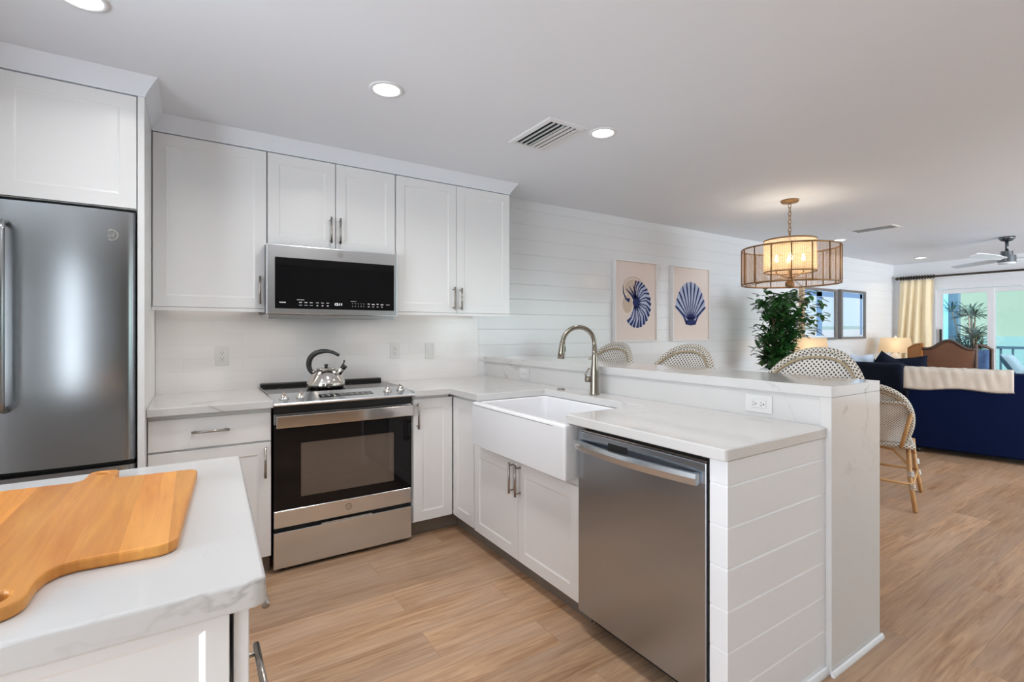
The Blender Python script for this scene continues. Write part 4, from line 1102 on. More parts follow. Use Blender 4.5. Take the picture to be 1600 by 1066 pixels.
def scallop(b, cx, cz, y, hw, hh):
    s = hw / .29
    base = (cx, cz - .18 * s)
    R = lambda a: (.36 + .05 * math.cos(a * 1.6)) * s
    b.mi = 2
    out = [(cx - .06 * s, cz - .20 * s)]
    for k in range(25):
        a = -1.15 + 2.3 * k / 24; r = R(a) + .006 * math.cos(k * PI)
        out.append((base[0] + r * math.sin(a) * .78, base[1] + r * math.cos(a)))
    out.append((cx + .06 * s, cz - .20 * s)); fan_poly(b, out[::-1], y, 0)
    b.mi = 1
    for k in range(11):
        a = -1.12 + 2.24 * k / 10; r = R(a)
        p0 = (base[0] + .03 * math.sin(a), base[1] + .01); p1 = (base[0] + r * math.sin(a) * .78, base[1] + r * math.cos(a))
        pts = [(p0[0] + (p1[0] - p0[0]) * q, p0[1] + (p1[1] - p0[1]) * q) for q in (0, .3, .6, .85, 1)]
        stroke(b, pts, [.018 * s, .013 * s, .016 * s, .026 * s, .016 * s], y, 1)
    for sgn in (-1, 1):
        a = sgn * 1.12
        stroke(b, [(base[0] + sgn * .07 * s, base[1] - .02 * s), (base[0] + sgn * .12 * s, base[1] + .06 * s), (base[0] + R(a) * math.sin(a) * .78, base[1] + R(a) * math.cos(a))], [.03 * s, .02 * s, .012 * s], y, 2)
    fan_poly(b, [(cx - .085 * s, cz - .215 * s), (cx - .075 * s, cz - .175 * s), (cx, cz - .15 * s), (cx + .075 * s, cz - .175 * s), (cx + .085 * s, cz - .215 * s), (cx, cz - .225 * s)], y, 2)
def nautilus(b, cx, cz, y, hw, hh):
    s = hw / .29
    b.mi = 3
    stroke(b, [(cx + (-.03 + .15 * math.cos(a)) * s, cz + (.13 + .11 * math.sin(a)) * s) for a in [PI * 1.15 - k * PI * 1.15 / 12 for k in range(13)]], .012 * s, y, 0)
    fan_poly(b, [(cx + (-.03 + .13 * math.cos(2 * PI * k / 20)) * s, cz + (.13 + .09 * math.sin(2 * PI * k / 20)) * s) for k in range(20)], y, 0)
    fan_poly(b, [(cx + (-.12 + .07 * math.cos(2 * PI * k / 16)) * s, cz + (-.03 + .09 * math.sin(2 * PI * k / 16)) * s) for k in range(16)], y, 0)
    hub = (cx - .005 * s, cz - .01 * s)
    b.mi = 2
    rad = lambda a: (.235 - .03 * math.cos(a - 2.4)) * s
    out = [hub]
    for k in range(29):
        a = -2.15 + (3.55) * k / 28
        out.append((hub[0] + rad(a) * math.cos(a) * .86, hub[1] + rad(a) * math.sin(a)))
    fan_poly(b, out, y, 1)
    b.mi = 1
    fan_poly(b, [(hub[0] + .042 * s * math.cos(2 * PI * k / 18), hub[1] + .042 * s * math.sin(2 * PI * k / 18)) for k in range(18)], y, 3)
    for k in range(17):
        a = -2.2 + 3.7 * k / 16; r = rad(a)
        pts = []
        for q in (.12, .4, .7, 1.0):
            aa = a + .28 * math.sin(q * 3.0) * (1 if k % 2 else .8)
            pts.append((hub[0] + r * q * math.cos(aa) * .86, hub[1] + r * q * math.sin(aa)))
        stroke(b, pts, [.02 * s, .009 * s, .014 * s, (.036 if a < .3 else .022) * s], y, 2)
    stroke(b, [(cx - .18 * s, cz + .15 * s), (cx - .175 * s, cz + .08 * s), (cx - .14 * s, cz + .02 * s), (cx - .09 * s, cz + .005 * s)], [.006 * s, .014 * s, .02 * s, .045 * s], y, 2)
    for a in (1.65, 1.95, 2.25): stroke(b, [(hub[0], hub[1]), (hub[0] + .10 * s * math.cos(a), hub[1] + .10 * s * math.sin(a)), (hub[0] + .19 * s * math.cos(a + .12), hub[1] + .17 * s * math.sin(a))], [.03 * s, .022 * s, .006 * s], y, 2)
shadow_box(3.395, 3.995, 1.166, 1.966, 'white shadow-box picture of a navy nautilus shell, left on the shiplap wall', nautilus)
shadow_box(4.235, 4.865, 1.166, 1.966, 'white shadow-box picture of a navy scallop shell, right on the shiplap wall', scallop)
def beach(x0, x1, z0, z1, label, trunk, fl):
    y = YW - .0015; d = .05; f = .055
    t = thing('framed_picture', label, 'picture', ((x0 + x1) / 2, y, z0), 'beach pictures beyond the pendant lamp')
    b = B(); b.box(x0 + f, x1 - f, y - d, y, z0, z0 + f * .6); b.box(x0 + f, x1 - f, y - d, y, z1 - f * .6, z1); b.mi = 1 if fl else 0
    b.box(x0, x0 + f, y - d, y, z0, z1); b.mi = 0; b.box(x1 - f, x1, y - d, y, z0, z1); obj('frame', b, [M_FRAMEG, M_FRAMET], t)  # only the left stile of the first picture is tan
    b = B(); g = f * .6
    Y0 = y - .03
    zz = lambda q: z0 + g + .001 + (z1 - z0 - 2 * g - .002) * q
    for a, c, m in ((0, .17, 1), (.17, .24, 3), (.24, 1, 0)):
        b.mi = m; b.box(x0 + f + .001, x1 - f - .001, Y0, y - .002, zz(a), zz(c))
    b.mi = 2
    w = x1 - x0
    tx, tw = x0 + w * trunk[0], w * trunk[1]
    b.box(tx, tx + tw, Y0 - .001, Y0, zz(.04), zz(.98)); b.box(x0 + f + .02, x1 - f - .02, Y0 - .001, Y0, zz(.88), zz(.99))
    obj('print', b, [M_SKYP, M_SANDP, M_PALMP, M_HAZEP], t)
beach(6.885, 7.862, 1.143, 1.872, 'beach picture with a blue palm trunk behind the ficus tree', (.42, .16), True)
beach(7.985, 8.81, 1.150, 1.885, 'beach picture in a grey frame nearer the curtain', (.80, .09), False)

# ------------------------------------------------------------------ pendant lamp
px, py = 4.264, 2.206
t = thing('pendant_lamp', 'two-tier drum pendant lamp of woven cane hanging by a chain', 'pendant lamp', (px, py, ZC))
b = B(); b.lathe([(.070, -.0008), (.070, -.012), (.062, -.022), (.02, -.026), (.0001, -.027)], (px, py, ZC), 32); obj('canopy', b, M_GOLD, t)
b = B(); z = ZC - .026
k = 0
while z > 2.10:
    n = 14; r = .011; h = .022
    pts = []
    for q in range(n):
        a = 2 * PI * q / n; o = r * math.cos(a); zz = h * math.sin(a)
        pts.append((px + (o if k % 2 else 0), py + (0 if k % 2 else o), z - h + zz))
    b.tube(pts, .003, 6, closed=True); z -= .034; k += 1
obj('chain', b, M_GOLD, t)
b = B(); b.cyl((px, py, 2.105), (px, py, 1.715), .006, 10); b.lathe([(.0001, 1.722), (.03, 1.722), (.045, 1.728), (.03, 1.736), (.0001, 1.738)], (px, py, 0), 20); st = obj('stem', b, M_GOLD, t)
Ri, Ro = .198, .37
b = B(); b.lathe([(Ri, 1.775), (Ri, 2.045)], (px, py, 0), 64, cap=False); ins = obj('inner_shade', b, M_CANEIN, t, fix=False)
b = B()
for zz in (1.775, 2.045): b.tube([(px + Ri * math.cos(2 * PI * k / 48), py + Ri * math.sin(2 * PI * k / 48), zz) for k in range(48)], .006, 8, closed=True)
for k in range(3):
    a = 2 * PI * k / 3; b.cyl((px, py, 2.04), (px + Ri * math.cos(a), py + Ri * math.sin(a), 2.043), .003, 6)
obj('shade_ring', b, M_GOLD, ins)
b = B(); b.lathe([(Ro, 1.672), (Ro, 1.975)], (px, py, 0), 96, cap=False); outs = obj('outer_shade', b, M_CANEOUT, t, fix=False)
b = B()
for zz in (1.672, 1.975): b.tube([(px + Ro * math.cos(2 * PI * k / 64), py + Ro * math.sin(2 * PI * k / 64), zz) for k in range(64)], .007, 8, closed=True)
for k in range(4):
    a = 2 * PI * k / 4 + .2; b.cyl((px + .03 * math.cos(a), py + .03 * math.sin(a), 1.73), (px + Ro * math.cos(a), py + Ro * math.sin(a), 1.674), .003, 6)
obj('shade_ring', b, M_GOLD, outs)
for k in range(16):
    a = 2 * PI * k / 16 + .12; b = B(); b.cyl((px + (Ro + .003) * math.cos(a), py + (Ro + .003) * math.sin(a), 1.672), (px + (Ro + .003) * math.cos(a), py + (Ro + .003) * math.sin(a), 1.975), .0052, 8); obj('rib', b, M_GOLD, outs)
b = B(); b.lathe([(.0001, 1.634)] + [(.036 * math.sin(a), 1.67 - .036 * math.cos(a)) for a in [PI * k / 12 for k in range(1, 12)]] + [(.0001, 1.706)], (px, py, 0), 24); obj('finial', b, M_GOLD, t)
for k in range(4):
    a = 2 * PI * k / 4 + .55; c = (px + .10 * math.cos(a), py + .10 * math.sin(a))
    b = B(); b.tube([(px, py, 1.735), (px + .06 * math.cos(a), py + .06 * math.sin(a), 1.742), (c[0], c[1], 1.77), (c[0], c[1], 1.86)], .006, 8); ar = obj('candle_arm', b, M_GOLD, t)
    b = B(); b.lathe([(.0001, 1.86), (.012, 1.866), (.017, 1.885), (.013, 1.905), (.004, 1.925), (.0001, 1.93)], (c[0], c[1], 0), 14); obj('bulb', b, M_BULB, ar)
    la = bpy.data.lights.new('bulb_glow', 'POINT'); la.energy = P_PENDANT; la.color = (1, .90, .77); la.shadow_soft_size = .02
    lo = bpy.data.objects.new('bulb_glow', la); COL.objects.link(lo); lo.parent = t; lo.location = (c[0] - px, c[1] - py, 1.90 - ZC)

# ------------------------------------------------------------------ rattan seats
def rattan(name, label, cat, seat_h, top_h, W, depth, splay, group, weave_m, foot_h, band=False, taper=0, rear=0):
    """bistro seat: local x across, y forward; rises from z 0"""
    t = thing(name, label, cat, (0, 0, 0), group)
    hw = W / 2; yb = -depth / 2
    # seat
    b = B(); b.mi = 0
    def seatf(u, v):
        x = (u * 2 - 1) * hw * ((1 - .10 * (1 - v)) if not taper else (.86 - .26 * v)); y = yb + v * depth
        r = 1 - .12 * max(0, abs(u * 2 - 1) - .6)
        return (x, y, seat_h - .010 * math.sin(PI * u) * math.sin(PI * v))
    b.grid(seatf, 12, 12, uvfn=lambda u, v: (u * W, v * depth))
    b.grid(lambda u, v: (seatf(u, v)[0], seatf(u, v)[1], seat_h - .028), 4, 4, uvfn=lambda u, v: (u * W, v * depth), flip=True)
    obj('seat', b, weave_m, t)
    b = B(); ring = [seatf(u, 0) for u in [k / 10 for k in range(10)]] + [seatf(1, v) for v in [k / 10 for k in range(10)]] + [seatf(1 - u, 1) for u in [k / 10 for k in range(10)]] + [seatf(0, 1 - v) for v in [k / 10 for k in range(10)]]
    ring = [(p[0], p[1], seat_h - .012) for p in ring]
    b.tube(ring, .017, 10, closed=True); obj('seat_rim', b, M_RIM, t)
    # back: an arched shell, leaning and gently wrapped
    H = top_h - seat_h - .03
    def bp_(s, q):
        """s -1..1 across, q 0..1 up the arch"""
        zt = H * (1 - abs(s) ** 2.6) ** .62
        z = q * zt
        wide = 1 + .10 * math.sin(PI * min(1, z / H) * .9) - taper * (1 - min(1, z / (H * .8)))
        x = s * hw * wide
        y = yb - .02 - .20 * z - .05 * (z / H) ** 2 + .085 * s * s
        return (x, y, seat_h + z)
    b = B(); b.grid(lambda u, v: bp_((u * 2 - 1) * .985, v), 28, 14, uvfn=lambda u, v: (bp_((u * 2 - 1), v)[0], bp_((u * 2 - 1), v)[2]))
    o = obj('backrest', b, weave_m, t, fix=False)
    md = o.modifiers.new('thick', 'SOLIDIFY'); md.thickness = .008; md.offset = 0
    arch = [bp_(-.985, q) for q in (0,)] + [bp_(s, 1) for s in [-math.cos(PI * k / 36) * .985 for k in range(37)]] + [bp_(.985, 0)]
    arch = [Vector(p) for p in arch]
    b = B(); b.tube([p + Vector((0, -.004, .004)) for p in arch], .019, 12); obj('back_rim', b, M_RIM, t)
    inn = []
    for s in [-math.cos(PI * k / 32) * .90 for k in range(33)]:
        p = Vector(bp_(s, .925)); inn.append(p + Vector((0, -.012, 0)))
    b = B(); b.tube(inn, .0085, 8); b.tube([p + Vector((0, .022, 0)) for p in inn], .0085, 8); obj('back_pole', b, M_CANEPALE, t)
    if band:
        b = B(); b.tube([Vector(bp_(s, min(.97, .74 / max(.3, (1 - abs(s) ** 2.6) ** .62)))) + Vector((0, -.014, 0)) for s in [-.80 + 1.60 * k / 16 for k in range(17)]], .012, 10); obj('back_band', b, M_RIM, t)
        for sg in (-1, 1):
            b = B(); b.tube([Vector(bp_(sg * .8, .9)) + Vector((sg * .01, -.03, 0)), Vector((sg * hw * .62, yb - .035, seat_h - .02))], .013, 10); obj('back_brace', b, M_CANE, t)
    # legs
    fz = []
    for sx in (-1, 1):
        for sy in (-1, 1):
            p0 = Vector((sx * hw * .74, sy * depth * .38, seat_h - .03)); p1 = Vector((sx * (hw * .74 + splay), sy * (depth * .38 + splay * .9) - (rear if sy < 0 else 0), .001))
            pm = p0.lerp(p1, .5) + Vector((sx * -.01, sy * -.01, 0))
            b = B(); b.tube([p0, pm, p1], .0145, 10); lg = obj('leg', b, M_CANE, t)
            for q in (.42, .62):
                c = p0.lerp(p1, q); d = (p1 - p0).normalized(); bb = B()
                for w in (-1, 0, 1): bb.cyl(c + d * (w * .013 - .004), c + d * (w * .013 + .004), .0185, 12)
                obj('wrap', bb, M_PLATE if q < .5 else M_RIM, lg)
            fz.append((p0, p1))
    q = 1 - foot_h / (seat_h - .03)
    F4 = [a.lerp(c, q) for a, c in fz]; order = [0, 1, 3, 2]
    for i in range(4):
        a, c = F4[order[i]], F4[order[(i + 1) % 4]]
        b = B(); b.cyl(a, c, .010, 10); obj('stretcher', b, M_CANE, t)
        # curved bracket under the seat
    for i in range(4):
        a, c = fz[order[i]][0], fz[order[(i + 1) % 4]][0]; lo_a = fz[order[i]][0].lerp(fz[order[i]][1], .3); lo_c = fz[order[(i + 1) % 4]][0].lerp(fz[order[(i + 1) % 4]][1], .3)
        b = B(); b.tube([lo_a, a.lerp(c, .2) + Vector((0, 0, -.03)), a.lerp(c, .5) + Vector((0, 0, -.012)), a.lerp(c, .8) + Vector((0, 0, -.03)), lo_c], .008, 8); obj('bracket', b, M_CANE, t)
    return t
SG = 'woven rattan bar stools behind the breakfast bar'
stool = rattan('bar_stool', 'white woven bar stool nearest the waterfall end, under the right of the pendant lamp', 'bar stool', .74, 1.19, .55, .42, .04, SG, M_WEAVE, .28)
for i, (y, lab) in enumerate(((1.325, None), (2.165, 'white woven bar stool in the middle, below the scallop shell picture'), (2.86, 'white woven bar stool farthest back, just right of the faucet'))):
    s_ = stool if i == 0 else dup(stool, lab)
    s_.location = (2.53, y, 0); s_.rotation_euler = (0, 0, PI / 2)   # faces the bar
dc = rattan('dining_chair', 'white woven rattan dining chair with cane legs right of the waterfall end', 'chair', .455, .905, .56, .54, .05, None, M_WEAVEF, .18, True, .34, .09)
dc.location = (4.50, 1.66, 0); dc.rotation_euler = (0, 0, math.radians(14 - 90))

# ------------------------------------------------------------------ potted ficus
def leaf(b, c, d, up, L, Wd, fold=.25):
    d = d.normalized(); s = d.cross(up)
    if s.length < 1e-3: s = Vector((1, 0, 0))
    s.normalize(); n = s.cross(d)
    p = [c, c + d * L * .35 + s * Wd + n * Wd * fold, c + d * L * .75 + s * Wd * .7 + n * Wd * fold * .6 - n * L * .05, c + d * L - n * L * .14, c + d * L * .75 - s * Wd * .7 + n * Wd * fold * .6 - n * L * .05, c + d * L * .35 - s * Wd + n * Wd * fold, c + d * L * .5 - n * L * .02]
    b.add(p, [(0, 1, 6), (1, 2, 6), (2, 3, 6), (3, 4, 6), (4, 5, 6), (5, 0, 6)], True)
tx, ty = 5.42, 2.98
t = thing('ficus_tree', 'leafy green ficus tree below the pendant lamp against the shiplap wall', 'plant', (tx, ty, 0))
b = B(); b.lathe([(.0001, .002), (.15, .002), (.17, .02), (.20, .30), (.21, .34), (.19, .345), (.18, .31), (.0001, .31)], (tx, ty, 0), 28); obj('pot', b, M_LAMPBASE, t)
b = B(); b.tube([(tx, ty, .30), (tx + .02, ty, .6), (tx - .02, ty + .01, .95), (tx + .01, ty, 1.35), (tx, ty, 1.7)], [.022, .02, .016, .012, .006], 10)
rb = random.Random(5); tips = []
for k in range(52):
    z = rb.uniform(.85, 1.62); a = rb.uniform(0, 2 * PI)
    rr = rb.uniform(.12, .38) * (1.05 if z > 1.15 else .62)
    e = Vector((tx + rr * math.cos(a), ty + rr * .75 * math.sin(a) - .02, z + rb.uniform(.02, .16)))
    s_ = Vector((tx, ty, z - .08)); b.tube([s_, s_.lerp(e, .55) + Vector((0, 0, .03)), e], [.005, .004, .002], 5); tips.append((s_, e))
for a_, z_, r_ in ((-.5, 1.60, .55), (-.45, 1.45, .58), (-.6, 1.30, .46), (-.2, 1.66, .42)):
    s_ = Vector((tx, ty, z_ - .12)); e = Vector((tx + r_ * math.cos(a_), ty + r_ * math.sin(a_), z_)); b.tube([s_, s_.lerp(e, .5) + Vector((0, 0, .05)), e], [.005, .004, .002], 5); tips.append((s_, e))
obj('trunk', b, M_BARK, t)
b = B()
for s_, e in tips:
    for k in range(24):
        q = rb.uniform(.3, 1.04); c = s_.lerp(e, q) + Vector((rb.gauss(0, .035), rb.gauss(0, .03), rb.gauss(0, .035)))
        d = (e - s_).normalized() + Vector((rb.gauss(0, .6), rb.gauss(0, .6), rb.gauss(-.45, .4)))
        if c.y > YW - .12: c.y = YW - .12 - rb.random() * .06
        leaf(b, c, d, Vector((0, 0, 1)), rb.uniform(.075, .115), rb.uniform(.021, .032))
for v in b.V:
    if v.y > YW - .02: v.y = YW - .02
obj('foliage', b, M_LEAF, t)

# ------------------------------------------------------------------ sofa with throw
def soft(b, x0, x1, y0, y1, z0, z1, r=.05): b.box(x0, x1, y0, y1, z0, z1, r, 4, True)
t = thing('sofa', 'long navy blue sofa seen from behind with a cream throw over it', 'sofa', (6.36, 2.06, 0))
# local frame: x along the back (away to the right), y toward the far wall
b = B(); soft(b, 0, 2.3, .0, .20, .05, .86, .035); obj('back', b, M_NAVY, t).matrix_parent_inverse
for c in t.children: c.data.transform(Matrix.Translation(abs_loc(t)))
def sofa_part(nm, fn, m):
    b = B(); fn(b); o = obj(nm, b, m, t); o.data.transform(Matrix.Translation(abs_loc(t))); return o
sofa_part('base', lambda b: soft(b, .02, 2.28, .205, .95, .05, .30, .03), M_NAVY)
sofa_part('arm', lambda b: soft(b, .0, .2, .21, .98, .31, .64, .05), M_NAVY)
sofa_part('arm', lambda b: soft(b, 2.1, 2.3, .21, .98, .31, .64, .05), M_NAVY)
for k in range(3): sofa_part('seat_cushion', lambda b: soft(b, .21 + k * .63, .83 + k * .63, .22, .95, .31, .46, .05), M_NAVY)
for k in range(3): sofa_part('back_cushion', lambda b: soft(b, .21 + k * .63, .83 + k * .63, .232, .38, .47, .84, .05), M_NAVY)
for q in ((.08, .05), (2.22, .05), (.08, .9), (2.22, .9)): sofa_part('foot', lambda b: b.cyl((q[0], q[1], .001), (q[0], q[1], .0495), .022, 10), M_BLACK)
SOFA_ROT = math.atan2(-.83, .17)
t.rotation_euler = (0, 0, SOFA_ROT)
t = thing('throw_blanket', 'cream throw blanket draped over the back of the navy sofa', 'blanket', (6.36, 2.06, 0))
def throwf(u, v):
    # v runs up the rear face, over the top, down the front
    x = -.035 + u * .82
    L1, L2, L3 = .20 + .012 * math.sin(u * 9) - .02 * u, .21, .22
    s = v * (L1 + L2 + L3); w = .004 * math.sin(u * 23 + v * 9) + .003 * math.sin(u * 41)
    if s < L1: return (x, -.012 - abs(w), .872 - (L1 - s))
    if s < L1 + L2:
        q = (s - L1) / L2; return (x, -.012 + q * .224, .874 + .008 * math.sin(PI * q) + abs(w))
    return (x, .213, .872 - (s - L1 - L2))
b = B(); b.grid(throwf, 50, 30); o = obj('cloth', b, M_THROW, t, fix=False); o.data.transform(Matrix.Translation(abs_loc(t)))
md = o.modifiers.new('thick', 'SOLIDIFY'); md.thickness = .007; md.offset = 1
b = B()
for k in range(60):
    p = Vector(throwf(k / 59, 0)); b.tube([p + Vector((0, -.003, .004)), p + Vector((.002 * math.sin(k), -.004, -.010))], .0018, 5)
o = obj('fringe', b, M_THROW, t); o.data.transform(Matrix.Translation(abs_loc(t)))
t.rotation_euler = (0, 0, SOFA_ROT)

# dark loveseat by the wall
t = thing('loveseat', 'dark navy loveseat by the wall behind the bar stools, between two lamps', 'sofa', (7.6, 2.6, 0))
b = B(); soft(b, 6.92, 7.10, 2.30, 3.05, .08, .885, .05); obj('arm', b, M_NAVY2, t)
b = B(); soft(b, 8.12, 8.30, 2.30, 3.05, .08, .70, .05); obj('arm', b, M_NAVY2, t)
b = B(); soft(b, 6.93, 8.29, 3.06, 3.30, .08, .90, .05); obj('back', b, M_NAVY2, t)
b = B(); soft(b, 7.105, 8.115, 2.33, 3.055, .08, .30, .03); obj('base', b, M_NAVY2, t)
for k in range(2): b = B(); soft(b, 7.108 + k * .504, 7.608 + k * .504, 2.32, 3.05, .305, .47, .05); obj('seat_cushion', b, M_NAVY2, t)
for q in ((7.0, 2.38), (8.22, 2.38), (7.0, 3.2), (8.22, 3.2)): b = B(); b.cyl((q[0], q[1], .001), (q[0], q[1], .0795), .02, 10); obj('foot', b, M_BLACK, t)
def pillow(label, c, w, h, d, rz, m, tilt=.2, group=None, roll=0):
    b = B(); n = 14
    for sg in (1, -1):
        def f(u, v):
            a, e = u * 2 - 1, v * 2 - 1
            th = d * ((1 - a ** 4) * (1 - e ** 4)) ** .5
            pin = 1 - .10 * (1 - a * a) * abs(e) - .0
            return (a * w / 2 * (1 - .08 * (1 - e * e)), sg * th / 2, e * h / 2 * (1 - .08 * (1 - a * a)))
        b.grid(f, n, n, flip=sg < 0)
    M = Matrix.Translation(c) @ Matrix.Rotation(rz, 4, 'Z') @ Matrix.Rotation(tilt, 4, 'X') @ Matrix.Rotation(roll, 4, 'Y')
    b.xf(M); return tag(obj('throw_pillow', b, m), label, 'pillow', group)
pillow('dark navy throw pillow with a raised corner on the loveseat', (7.37, 2.61, .75), .40, .42, .14, -1.1, M_NAVY2, .25, None, .55)
pillow('dark navy throw pillow in front of the far table lamp', (7.66, 2.50, .735), .46, .42, .14, -1.1, M_NAVY2, .2, None, -.12)
pillow('pale blue throw pillow standing behind the nearest bar stool', (7.40, 2.93, .72), .50, .50, .13, -.15, M_PALEBLUE, .18)

# ------------------------------------------------------------------ table lamps
def table_lamp(x, y, z, label, w0, w1, zs0, zs1, tlabel, base_r):
    turn = math.atan2(y, x) - PI / 2
    # side table under it
    tt = thing('side_table', tlabel, 'table', (x, y, 0), 'side tables under the lamps')
    b = B(); b.box(x - .27, x + .27, y - .25, y + .25, z - .03, z - .001, .006); obj('tabletop', b, M_TABLEW, tt)
    for sx in (-1, 1):
        for sy in (-1, 1): b = B(); b.box(x + sx * .23 - .02, x + sx * .23 + .02, y + sy * .21 - .02, y + sy * .21 + .02, .001, z - .0305); obj('leg', b, M_TABLEW, tt)
    t = thing('table_lamp', label, 'lamp', (x, y, z), 'cream table lamps by the wall')
    b = B(); b.lathe([(.0001, 0), (base_r, 0), (base_r, .02), (base_r * .8, .035), (base_r * .5, .06), (base_r * .8, .10), (base_r * .3, zs0 - z - .03), (.012, zs0 - z), (.010, zs1 - z)], (x, y, z), 24); obj('base', b, M_LAMPBASE, t)
    b = B(); n = 1
    V = []; 
    for (w, zz) in ((w0, zs0), (w1, zs1)): V += [(x + p * w * math.cos(turn) - q * w * .6 * math.sin(turn), y + p * w * math.sin(turn) + q * w * .6 * math.cos(turn), zz) for p, q in ((-1, -1), (1, -1), (1, 1), (-1, 1))]
    b.add(V, [(0, 1, 5, 4), (1, 2, 6, 5), (2, 3, 7, 6), (3, 0, 4, 7)], False); o = obj('shade', b, M_SHADE, t)
    b = B(); b.lathe([(.006, zs1 - .005), (.018, zs1 + .004), (.02, zs1 + .02), (.010, zs1 + .032), (.0001, zs1 + .034)], (x, y, 0), 14); obj('finial', b, M_LAMPBASE, t)
    la = bpy.data.lights.new('lamp_glow', 'POINT'); la.energy = P_TABLE; la.color = (1, .80, .56); la.shadow_soft_size = .05
    lo = bpy.data.objects.new('lamp_glow', la); COL.objects.link(lo); lo.parent = t; lo.location = (0, -.0, (zs0 + zs1) / 2 - z)
table_lamp(6.42, 3.08, .62, 'cream table lamp behind the bar stool beside the ficus tree', .205, .178, .93, 1.186, 'whitewashed side table under the lamp beside the ficus tree', .13)
table_lamp(9.10, 3.11, .62, 'cream table lamp in front of the curtain', .222, .182, .938, 1.167, 'whitewashed side table under the lamp in front of the curtain', .17)

# ------------------------------------------------------------------ wicker wing chair
t = thing('wing_chair', 'brown wicker wing chair with a scrolled back in front of the sliding door', 'armchair', (8.62, 2.345, 0))
WR = -1.2                                           # the back runs away along the glass
Mw = Matrix.Translation((8.62, 2.345, 0)) @ Matrix.Rotation(-1.33, 4, 'Z')
def wtop(s): return .40 * (1 - .35 * abs(s)) + 0
def wback(u, v):
    s = u * 2 - 1
    zt = 1.03 + .115 * math.cos(PI * min(1, abs(s) * 1.25)) * .5 + .055
    z = .25 + v * (zt - .25)
    return Mw @ Vector((s * .27, -.02 - .06 * v + .02 * s * s, z))
b = B(); b.grid(wback, 24, 16); o = obj('backrest', b, M_WICK, t, fix=False); md = o.modifiers.new('thick', 'SOLIDIFY'); md.thickness = .025
b = B(); b.tube([wback(k / 24, 1) for k in range(25)], .018, 8); obj('back_trim', b, M_WICKTRIM, t)
for sg, m in ((-1, M_WICKORANGE), (1, M_WICKTRIM)):
    b = B()
    def wing(u, v):
        z = .35 + v * (.745 - .07 * u); f = u * .20 * (1 - .3 * (1 - v))
        return Mw @ Vector((sg * (.275 + .15 * u), -.04 + f, z))
    if sg < 0: b.grid(wing, 8, 12); o = obj('wing', b, m, t, fix=False); md = o.modifiers.new('thick', 'SOLIDIFY'); md.thickness = .03; md.offset = 0
    b = B(); b.tube([wing(0, 0), wing(0, .5), wing(0, 1), wing(.5, 1.02), wing(1, 1), wing(1, .5), wing(1, 0)], .022, 8); obj('wing_trim', b, m, t)
    b = B(); k = len(b.V); b.box(sg * .30 - .04, sg * .30 + .04, .18, .60, .55, .62, .02, 3); b.xf(Mw, k); obj('arm', b, M_WICKTRIM, t)
    for yy in (-.02, .56):
        b = B(); b.cyl(Mw @ Vector((sg * .28, yy, .001)), Mw @ Vector((sg * .28, yy, .36)), .022, 10); obj('leg', b, M_WICKTRIM, t)
b = B(); k = len(b.V); b.box(-.30, .30, -.03, .60, .33, .40, .02, 3); b.xf(Mw, k); obj('seat', b, M_WICK, t)
pill = pillow('blue patterned pillow tucked in the wicker wing chair', tuple(Mw @ Vector((.27, .24, .80))), .36, .46, .12, -1.33 + .5, M_INKBLUE, .15)

# ------------------------------------------------------------------ curtain, rod, sliding door
t = thing('curtain_rod', 'long dark curtain rod with rings above the sliding door', 'curtain rod', (XR - .09, 1.6, 2.10))
zr = 2.144
b = B(); b.cyl((XR - .09, -.2, zr), (XR - .09, 3.33, zr), .016, 12); b.lathe([(.0001, 0), (.03, .02), (.02, .05), (.0001, .055)], (XR - .09, 3.33, zr), 14, 'y'); obj('rod', b, M_ROD, t)
for yy in (3.36, 2.80, 0.0): b = B(); b.cyl((XR - .09, yy - .02, zr), (XR - .0005, yy - .02, zr), .009, 8); obj('bracket', b, M_ROD, t)
for k in range(13):
    yy = 2.88 + k * .036; b = B(); b.tube([(XR - .09 + .026 * math.cos(2 * PI * q / 16), yy, zr + .026 * math.sin(2 * PI * q / 16)) for q in range(16)], .0085, 6, closed=True); obj('ring', b, M_ROD, t)
def curt(u, v):
    z = .02 + v * 2.085
    sp = 1.0 + .16 * (1 - v) ** 1.3
    yc = 3.10 + .03 * (1 - v); y = yc + (u - .5) * .44 * sp
    y += (1 - v) * .04
    amp = .020 + .016 * (1 - v)
    x = XR - .09 + amp * math.sin(u * 2 * PI * 4.2 + .9 * math.sin(u * 7 + v * 2.2)) + .007 * math.sin(u * 31 + v * 6)
    return (x, y, z)
b = B(); b.grid(curt, 120, 24); o = obj('curtain', b, M_CURTAIN); o.location = o.location; md = o.modifiers.new('thick', 'SOLIDIFY'); md.thickness = .004
tag(o, 'cream curtain panel gathered in folds left of the sliding door', 'curtain')

t = struct_root('door_1', (XR, 1.6, 0))
b = B(); yA, yB = DY0, DY1
b.box(XR - .02, XR + .10, yA - .09, yA + .0, .001, DZ + .085); b.box(XR - .02, XR - .0005, yB, yB + .05, .001, DZ + .085); b.box(XR - .02, XR - .0005, yA, yB, DZ, DZ + .085)
obj('casing', b, M_TRIM, t)
def sash(y0, y1, x0, st=.075):
    b = B(); b.box(x0, x0 + .04, y0, y0 + st, .02, DZ - .004); b.box(x0, x0 + .04, y1 - st, y1, .02, DZ - .004); b.box(x0, x0 + .04, y0 + st, y1 - st, .02, .14); b.box(x0, x0 + .04, y0 + st, y1 - st, DZ - .07, DZ - .004)
    f = obj('sash', b, M_TRIM, t)
    b = B(); b.box(x0 + .017, x0 + .023, y0 + st, y1 - st, .14, DZ - .07); obj('pane', b, M_GLASS, f)
    return f
s1 = sash(2.195, 2.868, XR + .01)
